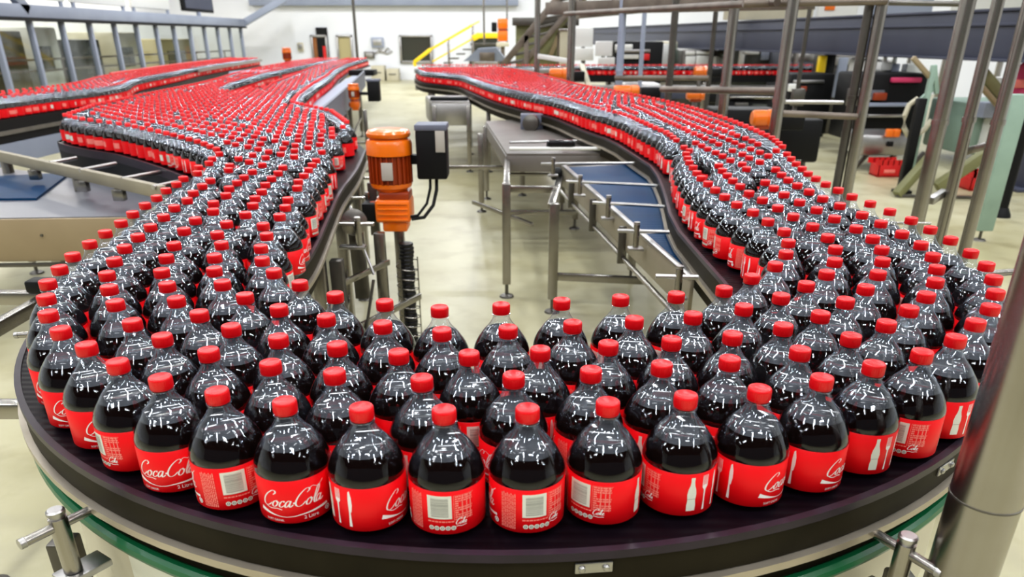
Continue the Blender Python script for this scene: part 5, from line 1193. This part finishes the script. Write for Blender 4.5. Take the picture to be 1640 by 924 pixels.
machine('grey drive cabinet under the crossing line left of the dark post', 1000, 134, 1058, 158, 14.6, .7, 'steel_light', [('round_lock', 1034, 140, 1040, 147, 'black', .05), ('lower_panel', 1004, 140, 1026, 152, 'panel_cream', .04)], zb=.15, name='drive_cabinet')
rail3('overhead_beam', 'brown steel beam along the very top edge behind the posts', 'beam', [(AY(880, 14, 13.5), AY(1300, 1, 9.5), .09)], 'brown_steel', True)
for uu, lab in ((1382, 'thin dark conduit hanging from the top edge just right of the close pair of posts'), (1290, 'thin dark conduit hanging between the outer-edge post and the close pair of posts')):
    p = AY(uu, 60, 11.0); b = MB(); b.tube((p.x, 11.0, 1.0), (p.x, 11.0, 4.5), .028, 'steel_dark', 12); b.box((p.x, 10.95, 1.0), (.16, .12, .22), 'steel_dark', ch=.01); b.bar((p.x, 11.0, 0), (p.x, 11.0, .9), .05, .05, 'steel_dark')
    tag(b.obj('conduit'), lab, 'conduit')
# red crates
def crate(lab, u0, v0, u1, v1, rz=0.0):
    p, q = G(u0, v1, .0), G(u1, v1, .0); w = abs(q.x-p.x); x, y = (p.x+q.x)/2, p.y; h = .20; dd = .28
    t = thing('bottle_crate', lab, 'crate', (x, y+dd/2, 0), rz)
    def body(b):
        b.box((0, 0, .012), (w, dd, .024), 'crate_red', ch=.004)
        for sy in (-1, 1):
            b.box((0, sy*(dd/2-.008), h*.42), (w, .016, h*.8), 'crate_red', ch=.004)
            for k in range(5):
                xx = -w/2+w*(k+.0)/4; b.prism([(xx-.045, sy*(dd/2-.008)-.008), (xx+.045, sy*(dd/2-.008)-.008), (xx+.045, sy*(dd/2-.008)+.008), (xx-.045, sy*(dd/2-.008)+.008)], h*.8, h*1.15, 'crate_red')
        for sx in (-1, 1): b.box((sx*(w/2-.008), 0, h*.42), (.016, dd, h*.8), 'crate_red', ch=.004)
        for k in (-1, 0, 1): b.box((k*w/4, 0, h*.3), (.01, dd-.02, h*.55), 'crate_red')
    b = MB(); body(b); o = b.obj('body'); o.parent = t
    b = MB(); b.box((0, -dd/2-.002, h*.4), (w*.5, .006, h*.22), 'print_pink', ch=.002); o = b.obj('faded_print'); o.parent = t
    return t
crate('red plastic bottle crate with a castellated rim on the floor at the right', 1405, 262, 1440, 284)
crate('red crate half hidden behind the rightmost near post', 1552, 290, 1578, 306)
# poles' bottom fittings beside outer rail, right
t = thing('side_bracket', 'pale steel bracket with a post and rod outside the right rail', 'bracket', (1.75, 2.55, 0))
on('rod', lambda b: b.tube((1.42, 2.5, .985), (2.05, 2.62, .985), .012, 'steel'), t)
on('post', lambda b: (b.tube((1.86, 2.58, .90), (1.86, 2.58, 1.05), .02, 'steel', 18), b.alathe([(.018, 0), (.024, .005), (.024, .018)], 'steel_light', (1.86, 2.58, 1.05), (0, 0, 1), 18)), t)
on('plate', lambda b: (b.box((1.78, 2.5, .88), (.36, .12, .02), 'steel_light', rz=.4, ch=.004), b.bar((1.55, 2.3, .84), (1.95, 2.62, .84), .08, .05, 'panel_white', ch=.006)), t)
leg(1.86, 2.58, .90, t, w=.06)

# ---- yellow stair at the back
t = thing('yellow_stair', 'stair with yellow handrails climbing to a landing at the back wall', 'stair', (AY(720, 100, 33).x, 33, 0))
h0, h1, h2 = AY(663, 100, 33), AY(757, 40, 33), AY(800, 40, 33); m0, m1 = AY(690, 100, 33), AY(757, 62, 33)
on('handrail', lambda b: (b.bar(h0, AY(690, 79, 33), .14, .14, 'yellow', ch=.02), b.bar(AY(690, 79, 33), h1, .09, .09, 'yellow', ch=.01), b.bar(m0, m1, .06, .06, 'yellow', ch=.01), b.bar(AY(663, 100, 33), AY(666, 106, 33), .12, .12, 'yellow', ch=.01)), t)
on('landing_rail', lambda b: (b.bar(AY(757, 62, 33), AY(768, 56, 33), .22, .22, 'yellow', ch=.02), b.bar(AY(766, 57, 33), AY(798, 57, 33), .2, .2, 'yellow', ch=.02), b.bar(h1, AY(768, 34, 33), .05, .05, 'yellow', ch=.01)), t)
for u, v0, v1 in ((757, 40, 120), (718, 63, 125), (690, 80, 126), (798, 57, 120)):
    a_, c_ = AY(u, v0, 33), AY(u, v1, 33); on('post', lambda b: b.bar((a_.x, 33, 0), (a_.x, 33, a_.z), .09, .09, 'steel', ch=.01), t)
for k in range(8):
    f = k/8; x = h0.x+.3+(h1.x-h0.x-.3)*f; z_ = .12+1.35*f
    on('step', lambda b: b.box((x, 33.5, z_), (.34, .9, .05), 'steel_dark', ch=.008), t)
on('landing', lambda b: b.box(((h1.x+h2.x)/2, 33.5, 1.5), (h2.x-h1.x+.2, .9, .08), 'steel_dark', ch=.01), t)
# orange unit on the landing and the grey chute below
p, q = AY(797, 30, 28), AY(813, 67, 28)
t = thing('orange_unit', 'tall orange gear unit by the yellow landing, seen against the white wall', 'unit', ((p.x+q.x)/2, 28, q.z))
on('body', lambda b: (b.box(((p.x+q.x)/2, 28, q.z+(p.z-q.z)*.25), (q.x-p.x, .4, (p.z-q.z)*.46), 'orange', ch=.04), b.box(((p.x+q.x)/2, 28, q.z+(p.z-q.z)*.78), (q.x-p.x, .4, (p.z-q.z)*.44), 'orange', ch=.04), b.box(((p.x+q.x)/2, 28, q.z+(p.z-q.z)*.52), ((q.x-p.x)*.9, .36, (p.z-q.z)*.12), 'orange_dark', ch=.02)), t)
on('base', lambda b: (b.box(((p.x+q.x)/2, 28, q.z-.08), (q.x-p.x+.1, .5, .14), 'panel_cream', ch=.02), b.bar(((p.x+q.x)/2, 28.1, 0), ((p.x+q.x)/2, 28.1, q.z-.12), .14, .14, 'brown_steel')), t)
on('terminal_box', lambda b: b.box((p.x-.12, 28, (p.z+q.z)/2+.1), (.18, .3, .3), 'black', ch=.02), t)
g0, g1, g2, g3 = AY(742, 98, 25), AY(765, 78, 25), AY(795, 76, 25), AY(812, 98, 25)
t = thing('chute', 'grey sheet-metal chute hood in front of the yellow landing', 'chute', ((g0.x+g3.x)/2, 25.4, .9))
on('hood', lambda b: b.add([(g0.x, 25, g0.z), (g1.x, 25, g1.z), (g2.x, 25, g2.z), (g3.x, 25, g3.z), (g0.x, 26, g0.z), (g1.x, 26, g1.z), (g2.x, 26, g2.z), (g3.x, 26, g3.z)], [(0, 1, 2, 3), (7, 6, 5, 4), (0, 4, 5, 1), (1, 5, 6, 2), (2, 6, 7, 3), (3, 7, 4, 0)], 'beam_grey'), t)
on('front_plate', lambda b: b.box(((g1.x+g2.x)/2, 24.95, (g0.z+g1.z)/2-.05), ((g2.x-g1.x)*.8, .06, (g1.z-g0.z)*.7), 'brown_steel', ch=.01), t)
on('leg', lambda b: (b.bar((g0.x+.2, 25.5, 0), (g0.x+.2, 25.5, g0.z), .1, .1, 'steel')), t); on('leg', lambda b: (b.bar((g3.x-.2, 25.5, 0), (g3.x-.2, 25.5, g3.z), .1, .1, 'steel')), t)
# pale panels above the navy beam
for i, (u0, v0, u1, v1, m, lab) in enumerate(((1310, 10, 1370, 30, 'panel_white', 'pale board with orange marks above the navy beam'), (1395, 8, 1490, 26, 'column_grey', 'grey-green cladding panel above the navy beam, left of the near posts'), (1525, 2, 1640, 24, 'panel_white', 'pale cladding panel above the navy beam at the right corner'), (1160, 14, 1300, 32, 'panel_cream', 'pale strip panel above the navy beam in the middle'))):
    p, q = AY(u0, v0, 18.5), AY(u1, v1, 18.5); t = thing('cladding_sheet', lab, 'panel', ((p.x+q.x)/2, 18.5, q.z))
    on('sheet', lambda b: b.box(((p.x+q.x)/2, 18.5, (p.z+q.z)/2+.3), (q.x-p.x, .08, p.z-q.z+.6), m, ch=.02), t)
    for x in (p.x+.2, q.x-.2): on('support', lambda b: b.bar((x, 18.6, 0), (x, 18.6, q.z+.2), .1, .1, 'steel'), t)
    if i == 0: on('orange_mark', lambda b: b.box((p.x+.25, 18.44, q.z+.25), (.22, .03, .16), 'orange', ch=.01), t)
